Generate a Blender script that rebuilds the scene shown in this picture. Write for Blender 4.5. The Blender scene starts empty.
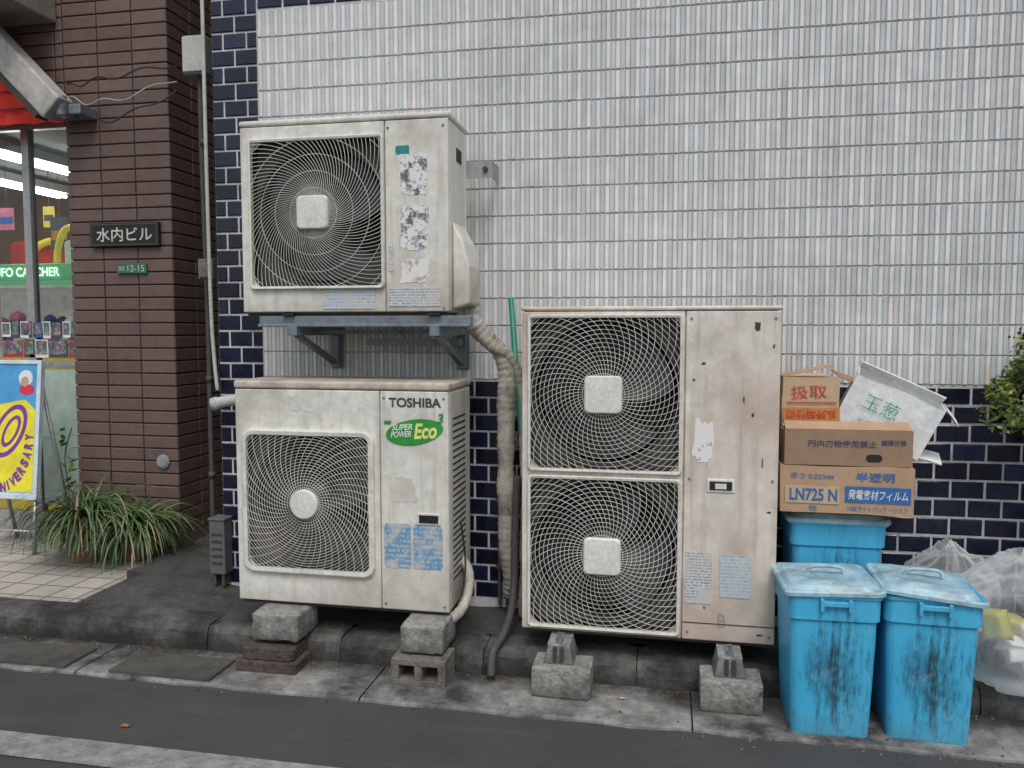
import bpy, bmesh, math, random
from mathutils import Vector, Matrix, Euler, noise
random.seed(7)
S=bpy.context.scene
COL=S.collection
S.view_settings.view_transform='Standard'; S.view_settings.look='None'; S.view_settings.exposure=0
# ------------------------------------------------------------ materials
def base(name):
    m=bpy.data.materials.new(name); m.use_nodes=True
    nt=m.node_tree; b=nt.nodes['Principled BSDF']
    return m,nt,b
def mixn(nt,f,a,b,bt='MIX'):
    n=nt.nodes.new('ShaderNodeMix'); n.data_type='RGBA'; n.blend_type=bt
    for i,v in ((0,f),(6,a),(7,b)):
        if hasattr(v,'is_output'): nt.links.new(v,n.inputs[i])
        elif i==0: n.inputs[0].default_value=v
        else: n.inputs[i].default_value=(*v[:3],1)
    return n.outputs[2]
def noisen(nt,vec,scale,detail=4,rough=.6,mp=None):
    if mp:
        q=nt.nodes.new('ShaderNodeMapping'); q.inputs['Scale'].default_value=mp; nt.links.new(vec,q.inputs[0]); vec=q.outputs[0]
    n=nt.nodes.new('ShaderNodeTexNoise'); n.inputs['Scale'].default_value=scale; n.inputs['Detail'].default_value=detail; n.inputs['Roughness'].default_value=rough
    nt.links.new(vec,n.inputs['Vector']); return n.outputs['Fac']
def mr(nt,v,a,b,c=0.,d=1.):
    n=nt.nodes.new('ShaderNodeMapRange'); nt.links.new(v,n.inputs[0])
    n.inputs[1].default_value=a;n.inputs[2].default_value=b;n.inputs[3].default_value=c;n.inputs[4].default_value=d
    return n.outputs[0]
def mth(nt,op,a,b=0.):
    n=nt.nodes.new('ShaderNodeMath'); n.operation=op
    for i,v in enumerate((a,b)):
        if hasattr(v,'is_output'): nt.links.new(v,n.inputs[i])
        else: n.inputs[i].default_value=v
    return n.outputs[0]
def coord(nt): return nt.nodes.new('ShaderNodeTexCoord').outputs['Object']
def grime(name,col,dirt=(.09,.08,.06),amt=.5,rough=.6,scale=4,streak=.6,bump=.15,bscale=60,metal=0.,attr=False,var=.15,lo=.48,hi=.75,mid=None,midamt=.5,zdark=None,wet=None,rust=0.):
    m,nt,b=base(name); v=coord(nt)
    if attr:
        a=nt.nodes.new('ShaderNodeVertexColor'); a.layer_name='tint'; c=a.outputs[0]
    else:
        r=nt.nodes.new('ShaderNodeRGB'); r.outputs[0].default_value=(*col,1); c=r.outputs[0]
    fine=noisen(nt,v,scale*6,3,.7)
    c=mixn(nt,1.,c,mixn(nt,mr(nt,fine,.3,.7),(1-var,)*3,(1+var,)*3),'MULTIPLY')
    if mid: c=mixn(nt,mr(nt,noisen(nt,v,scale*.5,3,.6),.42,.62,0,midamt),c,mid)
    f=mr(nt,noisen(nt,v,scale,6,.7),lo,hi,0,amt)
    if streak:
        f2=mr(nt,noisen(nt,v,1,4,.65,(26,26,1.6)),.5,.78,0,amt*streak)
        f=mth(nt,'MAXIMUM',f,f2)
    c=mixn(nt,f,c,dirt)
    if rust:
        c=mixn(nt,mr(nt,noisen(nt,v,1,6,.75,(34,34,7)),.66,.74,0,rust),c,(.14,.075,.04))
    rg=mr(nt,fine,.2,.8,rough-.1,min(1,rough+.12))
    if zdark or wet:
        s=nt.nodes.new('ShaderNodeSeparateXYZ'); nt.links.new(v,s.inputs[0])
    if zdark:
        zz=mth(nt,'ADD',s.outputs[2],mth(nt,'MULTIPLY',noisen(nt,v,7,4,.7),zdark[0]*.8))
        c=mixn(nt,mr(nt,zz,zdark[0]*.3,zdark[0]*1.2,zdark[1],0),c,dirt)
    if wet:
        yy=mth(nt,'ADD',s.outputs[1],mth(nt,'MULTIPLY',mth(nt,'ADD',noisen(nt,v,3.2,5,.65),-.5),.45))
        wf=mr(nt,yy,wet[0],wet[1],0,1)
        c=mixn(nt,mth(nt,'MULTIPLY',wf,.9),c,dirt); rg=mth(nt,'SUBTRACT',rg,mth(nt,'MULTIPLY',wf,.35))
    nt.links.new(c,b.inputs['Base Color'])
    b.inputs['Metallic'].default_value=metal
    nt.links.new(rg,b.inputs['Roughness'])
    if bump:
        bn=nt.nodes.new('ShaderNodeBump'); bn.inputs['Strength'].default_value=bump; bn.inputs['Distance'].default_value=.01
        nt.links.new(noisen(nt,v,bscale,3,.7),bn.inputs['Height']); nt.links.new(bn.outputs[0],b.inputs['Normal'])
    return m
def plain(name,col,rough=.6,metal=0.,emit=0.):
    m,nt,b=base(name); v=coord(nt)
    c=mixn(nt,mr(nt,noisen(nt,v,14,2),.3,.7),tuple(x*.85 for x in col),tuple(min(1,x*1.12) for x in col))
    nt.links.new(c,b.inputs['Base Color']); b.inputs['Roughness'].default_value=rough; b.inputs['Metallic'].default_value=metal
    if emit:
        nt.links.new(c,b.inputs['Emission Color']); b.inputs['Emission Strength'].default_value=emit
    return m
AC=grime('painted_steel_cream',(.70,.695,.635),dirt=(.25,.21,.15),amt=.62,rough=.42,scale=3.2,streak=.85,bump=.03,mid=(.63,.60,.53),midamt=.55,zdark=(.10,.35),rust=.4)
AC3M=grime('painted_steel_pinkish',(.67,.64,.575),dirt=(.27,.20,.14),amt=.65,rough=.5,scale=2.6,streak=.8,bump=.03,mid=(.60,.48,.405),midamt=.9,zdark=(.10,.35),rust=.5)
ACTOP=grime('painted_steel_top',(.56,.49,.42),dirt=(.18,.12,.085),amt=.8,rough=.6,scale=6,streak=.7,bump=.05)
BEZ=grime('bezel_cream',(.68,.67,.60),dirt=(.26,.23,.17),amt=.5,rough=.45,scale=9,streak=.4,bump=.02)
WIRE=grime('wire_cream',(.62,.61,.55),dirt=(.16,.14,.11),amt=.6,rough=.5,scale=9,streak=0,bump=0)
HUB=grime('hub_white',(.72,.71,.66),dirt=(.35,.31,.26),amt=.4,rough=.4,scale=12,streak=.5,bump=0)
DARK=plain('dark_plastic',(.012,.012,.013),.6)
SHR=plain('shroud_plate',(.06,.057,.052),.7)
FANM=plain('fan_plastic',(.03,.03,.032),.45)
SEAM=plain('seam_dark',(.05,.045,.04),.8)
def finsmat():
    m,nt,b=base('heat_exchanger_fins'); v=coord(nt)
    w=nt.nodes.new('ShaderNodeTexWave'); w.inputs['Scale'].default_value=60; w.bands_direction='X'; nt.links.new(v,w.inputs[0])
    nt.links.new(mixn(nt,w.outputs['Fac'],(.006,.006,.006),(.03,.03,.03)),b.inputs['Base Color']); b.inputs['Roughness'].default_value=.6
    return m
FINS=finsmat()
CONC=grime('concrete_block',(.31,.305,.285),dirt=(.045,.042,.037),amt=.88,rough=.9,scale=9,streak=.3,bump=.6,bscale=70,var=.28,zdark=(.07,.8),lo=.42,hi=.70)
CONCD=grime('concrete_block_dark',(.17,.157,.137),dirt=(.03,.026,.022),amt=.9,rough=.9,scale=9,streak=.2,bump=.6,bscale=70,var=.3)
TIMB=grime('damp_brick',(.085,.065,.053),dirt=(.02,.017,.015),amt=.9,rough=.85,scale=12,streak=.2,bump=.6,var=.3)
GALV=grime('galvanised_steel',(.20,.24,.27),dirt=(.07,.055,.04),amt=.7,rough=.5,scale=12,streak=.4,bump=.05,metal=.3)
GALVL=grime('zinc_plate',(.34,.36,.37),dirt=(.12,.1,.08),amt=.5,rough=.5,scale=12,metal=.3,bump=.05)
WRAP=grime('wrapping_tape',(.46,.43,.37),dirt=(.09,.075,.055),amt=.85,rough=.75,scale=14,streak=.5,bump=.2,lo=.40,hi=.68)
PIPED=grime('dark_pipe',(.075,.07,.065),dirt=(.02,.02,.02),amt=.6,rough=.7,scale=14,bump=.1)
PIPEL=grime('light_pipe',(.50,.50,.47),dirt=(.15,.14,.12),amt=.5,rough=.5,scale=14,bump=.05)
GREEN=plain('green_pole',(.01,.20,.13),.4)
RIB=grime('ribbed_tile',None,dirt=(.33,.33,.32),amt=.5,rough=.45,scale=1.8,streak=.9,bump=.06,bscale=120,attr=True,var=.08)
RIBJ=grime('tile_joint',(.36,.365,.37),dirt=(.17,.17,.17),amt=.6,rough=.9,scale=5,bump=.2)
NAVY=grime('navy_glazed_tile',None,dirt=(.06,.06,.07),amt=.25,rough=.16,scale=6,streak=.4,bump=.04,bscale=40,attr=True,var=.3)
MORT=grime('white_mortar',(.60,.60,.60),dirt=(.18,.175,.17),amt=.7,rough=.9,scale=5,bump=.2,lo=.45,hi=.72)
BRICK=grime('brown_brick_tile',None,dirt=(.05,.036,.031),amt=.4,rough=.5,scale=5,streak=.5,bump=.10,bscale=90,attr=True,var=.12)
BMORT=grime('brown_mortar',(.025,.02,.018),amt=.3,rough=.9,scale=7,bump=.2)
PLAST=grime('rough_render_grey',(.22,.21,.2),amt=.6,rough=.9,scale=3,bump=.3)
# ------------------------------------------------------------ mesh builder
class B:
    def __init__(s): s.v=[];s.f=[];s.m=[];s.c=[]
    def add(s,vs,fs,mi=0,col=None):
        o=len(s.v); s.v+= [Vector(p) for p in vs]
        for f in fs: s.f.append([i+o for i in f]); s.m.append(mi); s.c.append(col)
    def box(s,x0,x1,y0,y1,z0,z1,mi=0,M=None,col=None):
        vs=[Vector(p) for p in ((x0,y0,z0),(x1,y0,z0),(x1,y1,z0),(x0,y1,z0),(x0,y0,z1),(x1,y0,z1),(x1,y1,z1),(x0,y1,z1))]
        if M: vs=[M@p for p in vs]
        s.add(vs,[(0,3,2,1),(4,5,6,7),(0,1,5,4),(1,2,6,5),(2,3,7,6),(3,0,4,7)],mi,col)
    def tube(s,pts,r,n=6,closed=False,mi=0,cap=True):
        pts=[Vector(p) for p in pts]; k=len(pts)
        if k<2: return
        rs=r if isinstance(r,(list,tuple)) else [r]*k
        rings=[];up=None
        for i,p in enumerate(pts):
            if closed: t=pts[(i+1)%k]-pts[i-1]
            else: t=pts[min(i+1,k-1)]-pts[max(i-1,0)]
            if t.length<1e-9: t=Vector((0,0,1))
            t.normalize()
            if up is None:
                up=Vector((0,1,0)) if abs(t.y)<.9 else Vector((1,0,0))
            a=up-t*up.dot(t)
            if a.length<1e-5: a=t.orthogonal()
            a.normalize(); up=a; b=t.cross(a)
            rings.append([p+(a*math.cos(2*math.pi*j/n+.785)+b*math.sin(2*math.pi*j/n+.785))*rs[i] for j in range(n)])
        vs=[q for R in rings for q in R]; fs=[]
        for i in range(k if closed else k-1):
            for j in range(n):
                a=i*n+j;b2=i*n+(j+1)%n;c=((i+1)%k)*n+(j+1)%n;d=((i+1)%k)*n+j
                fs.append((a,b2,c,d))
        if not closed and cap:
            fs.append(tuple(range(n))[::-1]); fs.append(tuple(range((k-1)*n,k*n)))
        s.add(vs,fs,mi)
    def cyl(s,p0,p1,r,n=24,mi=0): s.tube([p0,p1],r,n,False,mi)
    def loft(s,secs,mi=0,cap0=True,cap1=True,col=None):
        n=len(secs[0]); vs=[q for R in secs for q in R]; fs=[]
        for i in range(len(secs)-1):
            for j in range(n): fs.append((i*n+j,i*n+(j+1)%n,(i+1)*n+(j+1)%n,(i+1)*n+j))
        if cap0: fs.append(tuple(range(n))[::-1])
        if cap1: fs.append(tuple(range((len(secs)-1)*n,len(secs)*n)))
        s.add(vs,fs,mi,col)
    def obj(s,name,mats,parent=None,bevel=0,label=None,cat=None,group=None,kind=None,smooth=False,seg=2,origin=None):
        if not isinstance(mats,(list,tuple)): mats=[mats]
        if parent is not None: o=parent['_o']; L=Vector((o[0],o[1],o[2]))
        else:
            if origin is not None: L=Vector(origin)
            else:
                xs=[p.x for p in s.v];ys=[p.y for p in s.v];zs=[p.z for p in s.v]
                L=Vector(((min(xs)+max(xs))/2,(min(ys)+max(ys))/2,min(zs)))
        me=bpy.data.meshes.new(name)
        me.from_pydata([tuple(p-L) for p in s.v],[],s.f)
        for m in mats: me.materials.append(m)
        me.polygons.foreach_set('material_index',s.m)
        if any(c is not None for c in s.c):
            ca=me.color_attributes.new('tint','FLOAT_COLOR','CORNER'); dat=[]
            for p,c in zip(me.polygons,s.c):
                c=c or (.5,.5,.5)
                for _ in range(p.loop_total): dat+= [c[0],c[1],c[2],1]
            ca.data.foreach_set('color',dat)
        if smooth: me.polygons.foreach_set('use_smooth',[True]*len(me.polygons))
        me.update()
        o=bpy.data.objects.new(name,me); COL.objects.link(o)
        if parent is not None: o.parent=parent
        else: o.location=L
        o['_o']=tuple(L)
        if bevel:
            bm=o.modifiers.new('bevel','BEVEL'); bm.width=bevel; bm.segments=seg; bm.limit_method='ANGLE'; bm.angle_limit=.7
        tag(o,label,cat,group,kind); return o
def tag(o,label=None,cat=None,group=None,kind=None):
    if label:o['label']=label
    if cat:o['category']=cat
    if group:o['group']=group
    if kind:o['kind']=kind
def root(name,loc,label,cat,group=None,rz=0):
    e=bpy.data.objects.new(name,None); e.empty_display_size=.1; e.location=loc; e.rotation_euler=(0,0,rz); COL.objects.link(e)
    e['_o']=tuple(loc); tag(e,label,cat,group); return e
def smooth_path(pts,n=8):
    pts=[Vector(p) for p in pts]; out=[]
    for i in range(len(pts)-1):
        p0=pts[max(i-1,0)];p1=pts[i];p2=pts[i+1];p3=pts[min(i+2,len(pts)-1)]
        for k in range(n):
            t=k/n
            out.append(.5*((2*p1)+(p2-p0)*t+(2*p0-5*p1+4*p2-p3)*t*t+(3*p1-p0-3*p2+p3)*t**3))
    out.append(pts[-1]); return out
def rrect(cx,cy,w,d,r,z,n=5,rot=0):
    out=[]
    for k,(sx,sy) in enumerate(((1,1),(-1,1),(-1,-1),(1,-1))):
        for i in range(n+1):
            a=math.pi/2*k+math.pi/2*i/n
            out.append(Vector((cx+sx*(w/2-r)+r*math.cos(a),cy+sy*(d/2-r)+r*math.sin(a),z)))
    return out
def bake(o,cutters=()):
    for c in cutters:
        m=o.modifiers.new('cut','BOOLEAN'); m.operation='DIFFERENCE'; m.object=c; m.solver='EXACT'
    bpy.context.view_layer.update()
    dg=bpy.context.evaluated_depsgraph_get()
    me=bpy.data.meshes.new_from_object(o.evaluated_get(dg))
    o.modifiers.clear(); o.data=me
def text(name,s,cx,cz,w,h,y,mat,parent,rot=0,plane=None,slant=0,bold=0):
    """flat lettering facing -Y, fitted to w x h"""
    c=bpy.data.curves.new(name,'FONT'); c.body=s; c.align_x='CENTER'; c.align_y='CENTER'; c.size=1; c.offset=bold; c.shear=slant
    t=bpy.data.objects.new(name,c); COL.objects.link(t); bpy.context.view_layer.update()
    dg=bpy.context.evaluated_depsgraph_get(); me=bpy.data.meshes.new_from_object(t.evaluated_get(dg))
    bpy.data.objects.remove(t)
    if len(me.vertices)==0: return None
    xs=[v.co.x for v in me.vertices]; ys=[v.co.y for v in me.vertices]
    mx,my=(min(xs)+max(xs))/2,(min(ys)+max(ys))/2; sx=w/max(1e-6,max(xs)-min(xs)); sy=h/max(1e-6,max(ys)-min(ys))
    L=Vector(parent['_o']); cr,sr=math.cos(rot),math.sin(rot)
    for v in me.vertices:
        a=(v.co.x-mx)*sx; b=(v.co.y-my)*sy
        a,b=a*cr-b*sr,a*sr+b*cr
        p=Vector((cx+a,y,cz+b)) if plane is None else plane@Vector((a+cx,b+cz,y))
        v.co=p-L
    me.materials.clear(); me.materials.append(mat)
    o=bpy.data.objects.new(name,me); COL.objects.link(o); o.parent=parent; o['_o']=tuple(L); return o
def tiles(b,x0,x1,z0,z1,bw,bh,j,th,bond,palette,fmap,mi=0,jig=.0):
    ch=.004
    nrow=int(math.ceil((z1-z0)/bh-1e-6))
    for r in range(nrow):
        za=z0+r*bh; zb=min(za+bh,z1)
        off=-(bw/2 if (bond and r%2) else 0)
        n=int(math.ceil((x1-x0-off)/bw))+1
        for i in range(n):
            xa=x0+off+i*bw; xb=xa+bw
            xa2=max(xa,x0);xb2=min(xb,x1)
            if xb2-xa2<j*1.6: continue
            a0=xa2+j/2;a1=xb2-j/2;c0=za+j/2;c1=zb-j/2
            if c1-c0<.006: continue
            t=th+random.uniform(-jig,jig); tx=random.uniform(-jig,jig)
            col=palette(i,r)
            vs=[(a0,c0,0),(a1,c0,0),(a1,c1,0),(a0,c1,0),(a0,c0,t-ch*.6),(a1,c0,t-ch*.6),(a1,c1,t-ch*.6),(a0,c1,t-ch*.6),(a0+ch,c0+ch,t+tx),(a1-ch,c0+ch,t-tx),(a1-ch,c1-ch,t-tx),(a0+ch,c1-ch,t+tx)]
            b.add([fmap(*p) for p in vs],[(0,1,5,4),(1,2,6,5),(2,3,7,6),(3,0,4,7),(4,5,9,8),(5,6,10,9),(6,7,11,10),(7,4,8,11),(8,9,10,11)],mi,col)
def front(y): return lambda u,v,w: Vector((u,y-w,v))
# ------------------------------------------------------------ ground
def asphalt():
    m,nt,b=base('asphalt'); v=coord(nt)
    c=mixn(nt,mr(nt,noisen(nt,v,220,2,.8),.35,.7),(.022,.023,.024),(.095,.096,.098))
    c=mixn(nt,mr(nt,noisen(nt,v,2.2,4,.6),.4,.7,0,.5),c,(.085,.084,.082))
    c=mixn(nt,mr(nt,noisen(nt,v,7,6,.7,(1,3,1)),.56,.75,0,.6),c,(.02,.02,.021))
    c=mixn(nt,mr(nt,noisen(nt,v,1,5,.7,(.8,9,1)),.55,.75,0,.35),c,(.13,.128,.12))
    nt.links.new(c,b.inputs['Base Color']); b.inputs['Roughness'].default_value=.72
    bn=nt.nodes.new('ShaderNodeBump'); bn.inputs['Strength'].default_value=.5; bn.inputs['Distance'].default_value=.006
    nt.links.new(noisen(nt,v,260,2,.8),bn.inputs['Height']); nt.links.new(bn.outputs[0],b.inputs['Normal']); return m
ASPH=asphalt()
GUT=grime('gutter_concrete',(.27,.265,.25),dirt=(.03,.028,.026),amt=.95,rough=.85,scale=3.5,streak=0,bump=.5,bscale=120,var=.3,lo=.42,hi=.64,wet=(-.66,-.50))
KERB=grime('kerb_concrete',(.115,.11,.103),dirt=(.02,.019,.017),amt=.92,rough=.85,scale=5,streak=0,bump=.6,bscale=90,var=.35,lo=.36,hi=.60,zdark=(.08,.85))  # zdark paints contact shade together with dirt low on the kerb
APR=grime('apron_concrete',(.070,.068,.065),dirt=(.02,.019,.018),amt=.8,rough=.9,scale=5,streak=0,bump=.6,bscale=80,var=.3)  # dark concrete tone, which also paints contact shade under the units
def sheet(name,pts,z,mat,kind='structure',label=None,cat=None):
    b=B(); b.add([(x,y,z) for x,y in pts],[tuple(range(len(pts)))]); return b.obj(name,mat,kind=kind,label=label,cat=cat,origin=(0,0,0))
sheet('ground',[(-150,-150),(150,-150),(150,150),(-150,150)],-.01,APR,label='dark grey ground sheet around the street',cat='ground')
sheet('road',[(-60,-6),(60,-6),(60,-.78),(-60,-.78)],0,ASPH,label='worn dark asphalt road surface',cat='road')
PAINT=grime('road_paint',(.31,.31,.305),dirt=(.07,.07,.07),amt=.8,rough=.8,scale=14,streak=0,bump=.4,bscale=200,lo=.40,hi=.72,var=.22)
sheet('road_marking',[(-60,-1.37),(60,-1.37),(60,-1.235),(-60,-1.235)],.004,PAINT,label='worn dirty white edge line on asphalt',cat='road marking')
b=B(); x=-8.3
while x<8:
    nseg=24
    top=[]
    for i in range(nseg+1):
        xx=x+.003+1.194*i/nseg; top.append((xx,-.80+.016*noise.noise(Vector((xx*5,0,0)))+.008*noise.noise(Vector((xx*31,2,0)))))
    vs=[]
    for (xx,yy) in top: vs+=[(xx,yy,-.02),(xx,yy+.004,.008),(xx,yy+.012,.012),(xx,-.50,.012)]
    b.add(vs,[(4*i+k,4*i+4+k,4*i+5+k,4*i+1+k) for i in range(nseg) for k in range(3)])
    x+=1.2
b.obj('gutter',GUT,kind='structure',label='stained concrete gutter strip beside the kerb',cat='gutter',origin=(0,0,0))
b=B(); x=-8.5
while x<8:
    zt=.116+random.uniform(-.007,.006); yo=random.uniform(-.006,.006); n=20
    secs=[]
    for i in range(n+1):
        xx=x+.002+.596*i/n; e=.006 if i in (0,n) else 0
        q=lambda a,bb:.009*noise.noise(Vector((xx*11+a,bb,x)))+.005*noise.noise(Vector((xx*37+a,bb+3,x)))
        secs.append([Vector((xx,-.50+yo+q(0,0)+e,-.04)),Vector((xx,-.50+yo+q(3,1)+e,.05)),Vector((xx,-.495+yo+q(5,2)+e,zt-.030-e)),Vector((xx,-.474+yo+q(7,2),zt-.006-e)),Vector((xx,-.44,zt+q(9,1)-e)),Vector((xx,-.345,zt+q(2,8)*.5-e))])
    m_=6; vs=[p for s_ in secs for p in s_]
    b.add(vs,[(i*m_+k,(i+1)*m_+k,(i+1)*m_+k+1,i*m_+k+1) for i in range(n) for k in range(m_-1)]+[tuple(range(m_)),tuple(range(n*m_,(n+1)*m_))[::-1]])
    x+=.6
b.obj('kerb',KERB,kind='structure',label='weathered dark concrete kerb stones along the gutter',cat='kerb',origin=(0,0,0))
b=B(); b.box(-8.6,8.6,-.485,-.346,-.05,.05); b.obj('kerb_bedding',APR,kind='structure',label='dark mortar bedding under the kerb stones',cat='kerb',origin=(0,0,0))
def paving():
    m,nt,b=base('paving_tile'); v=coord(nt)
    q=nt.nodes.new('ShaderNodeTexBrick'); q.offset=0; q.inputs['Scale'].default_value=1; q.inputs['Brick Width'].default_value=.15; q.inputs['Row Height'].default_value=.15
    q.inputs['Mortar Size'].default_value=.005; q.inputs['Color1'].default_value=(.50,.46,.40,1); q.inputs['Color2'].default_value=(.41,.38,.34,1); q.inputs['Mortar'].default_value=(.12,.11,.10,1)
    nt.links.new(v,q.inputs[0])
    c=mixn(nt,mr(nt,noisen(nt,v,5,6,.7),.45,.7,0,.5),q.outputs[0],(.16,.15,.13)); nt.links.new(c,b.inputs['Base Color']); b.inputs['Roughness'].default_value=.7
    bn=nt.nodes.new('ShaderNodeBump'); bn.inputs['Strength'].default_value=.4; bn.inputs['Distance'].default_value=.004; bn.invert=True
    nt.links.new(q.outputs['Fac'],bn.inputs['Height']); nt.links.new(bn.outputs[0],b.inputs['Normal']); return m
b=B(); b.box(-9,-2.66,-.343,3.2,-.05,.116); b.obj('pavement',paving(),kind='structure',label='beige square paving tiles before the shop',cat='pavement',origin=(0,0,0))
b=B(); nx,ny=90,14; vs=[];fs=[]
for j in range(ny+1):
    for i in range(nx+1):
        x=-2.66+i*(9.66/nx); y=-.345+j*.36/ny
        z=.110+.012*noise.noise(Vector((x*3,y*6,0)))+.006*noise.noise(Vector((x*14,y*14,3)))
        if x<-1.9: z+= .05*min(1,max(0,(-1.9-x)/.5))*min(1,(y+.345)/.2)*min(1,max(0,(x+2.66)/.12))
        vs.append((x,y,z))
for j in range(ny):
    for i in range(nx): a=j*(nx+1)+i; fs.append((a,a+1,a+nx+2,a+nx+1))
b.add(vs,fs); b.box(-2.66,-2.105,.012,3,-.05,.155)
b.obj('concrete_apron',APR,kind='structure',label='dark patched concrete strip under the wall',cat='pavement',origin=(0,0,0))
# ------------------------------------------------------------ tiled building
def ribcol():
    def f(i,r):
        k=random.random(); q=random.random()
        if i%2: c=(.50+.07*k,.54+.06*k,.56+.05*k)
        else: c=(.70+.06*k,.695+.06*k,.67+.06*k)
        if q<.15: c=(c[0]*1.02,c[1]*.96,c[2]*.935)
        if random.random()<.05: c=tuple(x*.91 for x in c)
        return c
    return f
def navycol(i,r):
    k=random.random(); c=(.005+.004*k,.006+.007*k,.018+.020*k)
    if random.random()<.12: c=tuple(x*1.9 for x in c)
    return c
tb=root('tiled_building',(0,0,.1),'building faced with pale ribbed tiles and navy glazed bricks','building')
b=B()
b.box(-2.10,7,.002,6,.0,6)
b.obj('wall_core',PLAST,tb)
b=B(); b.box(-1.874,7,-.006,.0,1.146,2.83); b.obj('joint_backing',RIBJ,tb)
b=B(); pal=ribcol(); pitch=.0205; rows=14; rh=(2.83-1.146)/rows
n=int((4.2+1.874)/pitch)
for r in range(rows):
    z0=1.146+r*rh+.0028; z1=1.146+(r+1)*rh-.0028
    for i in range(n):
        x0=-1.872+i*pitch; w=pitch
        pr=(.0070 if i%2==0 else .0042)+random.uniform(-.0006,.0006); dz=random.uniform(-.001,.001)
        a0=x0+.0006;a1=x0+w-.0006; ch=.003
        c=pal(i,r)
        vs=[(a0,-.006,z0+dz),(a1,-.006,z0+dz),(a1,-.006,z1+dz),(a0,-.006,z1+dz),(a0+ch,-.006-pr,z0+.002+dz),(a1-ch,-.006-pr,z0+.002+dz),(a1-ch,-.006-pr,z1-.002+dz),(a0+ch,-.006-pr,z1-.002+dz)]
        b.add(vs,[(0,1,5,4),(1,2,6,5),(2,3,7,6),(3,0,4,7),(4,5,6,7)],0,c)
b.obj('ribbed_tiles',RIB,tb)
b=B()
b.box(-2.105,-1.874,-.006,0,.10,3.6); b.box(-1.874,7,-.006,0,2.83,3.6); b.box(-1.874,7,-.006,0,.05,1.146)
b.box(-2.106,-2.10,-.0,3,.10,3.6)
b.obj('mortar_backing',MORT,tb)
b=B(); bw=.128;bh=.0765; jj=.0102; tk=.0055
tiles(b,-2.108,-1.874,.14,3.5,.119,bh,jj,tk,True,navycol,front(-.006),jig=.0006)
tiles(b,-1.874,7,2.836,3.5,bw,bh,jj,tk,True,navycol,front(-.006),jig=.0006)
tiles(b,-1.874,3.2,.148,1.142,bw,bh,jj,tk,True,navycol,front(-.006),jig=.0008)
tiles(b,-.0,1.2,.14,3.5,bw,bh,jj,tk,True,navycol,lambda u,v,w:Vector((-2.106-w,u,v)),jig=.0006)
b.obj('navy_tiles',NAVY,tb)
# ------------------------------------------------------------ brick building
def brcol(i,r):
    k=random.random(); s=.92+.18*k
    return (.145*s,.095*s,.080*s)
bb=root('brick_building',(-3.4,.6,.1),'brown tile-faced building with ground-floor shop front','building')
b=B()
b.box(-3.36,-2.73,.57,3.2,.05,6); b.box(-9,-3.36,.57,.80,2.62,6); b.box(-9,-3.36,3.0,3.2,.05,2.62); b.box(-9,-3.36,.8,3.0,2.62,2.75)
b.box(-2.73,-2.10,2.2,2.4,.05,6)
b.obj('masonry',BMORT,bb)
b=B(); pw,ph=.2175,.0715
tiles(b,-3.372,-2.72,.12,3.7,pw,ph,.007,.010,False,brcol,front(.57),jig=.0006)
tiles(b,-5.6,-3.372,2.62,3.7,pw,ph,.007,.010,False,brcol,front(.57),jig=.0006)
tiles(b,.56,2.2,.12,3.7,pw,ph,.007,.010,False,brcol,lambda u,v,w:Vector((-2.73+w,u,v)),jig=.0006)
tiles(b,.57,.85,.12,2.62,pw,ph,.007,.010,False,brcol,lambda u,v,w:Vector((-3.36-w,u,v)),jig=.0006)
b.obj('brown_brick_tiles',BRICK,bb)
INT=plain('shop_wall',(.30,.18,.12),.7); CEIL=plain('shop_ceiling',(.26,.25,.25),.8)
b=B(); b.box(-8.9,-3.38,2.95,2.99,.12,2.6); b.obj('shop_back_wall',INT,bb)
b=B(); b.box(-8.9,-3.4,.82,2.94,2.58,2.61); b.obj('shop_ceiling',CEIL,bb)
ALU=grime('aluminium_frame',(.45,.46,.46),amt=.4,rough=.35,scale=8,metal=.5,bump=.02)
def glassm():
    m,nt,b=base('shop_glass'); out=[n for n in nt.nodes if n.type=='OUTPUT_MATERIAL'][0]
    t=nt.nodes.new('ShaderNodeBsdfTransparent'); t.inputs[0].default_value=(.92,.95,.95,1); g=nt.nodes.new('ShaderNodeBsdfGlossy'); g.inputs[1].default_value=.02
    fr=nt.nodes.new('ShaderNodeFresnel'); fr.inputs[0].default_value=1.3; mx=nt.nodes.new('ShaderNodeMixShader')
    nt.links.new(fr.outputs[0],mx.inputs[0]); nt.links.new(t.outputs[0],mx.inputs[1]); nt.links.new(g.outputs[0],mx.inputs[2]); nt.links.new(mx.outputs[0],out.inputs[0]); return m
GL=glassm()
b=B()
for xx in (-3.40,-3.79,-4.7,-5.6): b.box(xx-.025,xx+.025,.72,.77,.12,2.62)
b.box(-5.6,-3.37,.722,.768,2.56,2.62); b.box(-5.6,-3.37,.722,.768,.12,.25); b.box(-5.6,-3.37,.722,.768,1.14,1.175)
b.obj('shop_front_frame',ALU,bb,bevel=.003)
b=B(); b.box(-5.55,-3.40,.742,.748,.25,2.56); b.obj('shop_window_glass',GL,bb)
TUBE=plain('fluorescent_glow',(.9,.95,1.),.5,0,16.)
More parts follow.
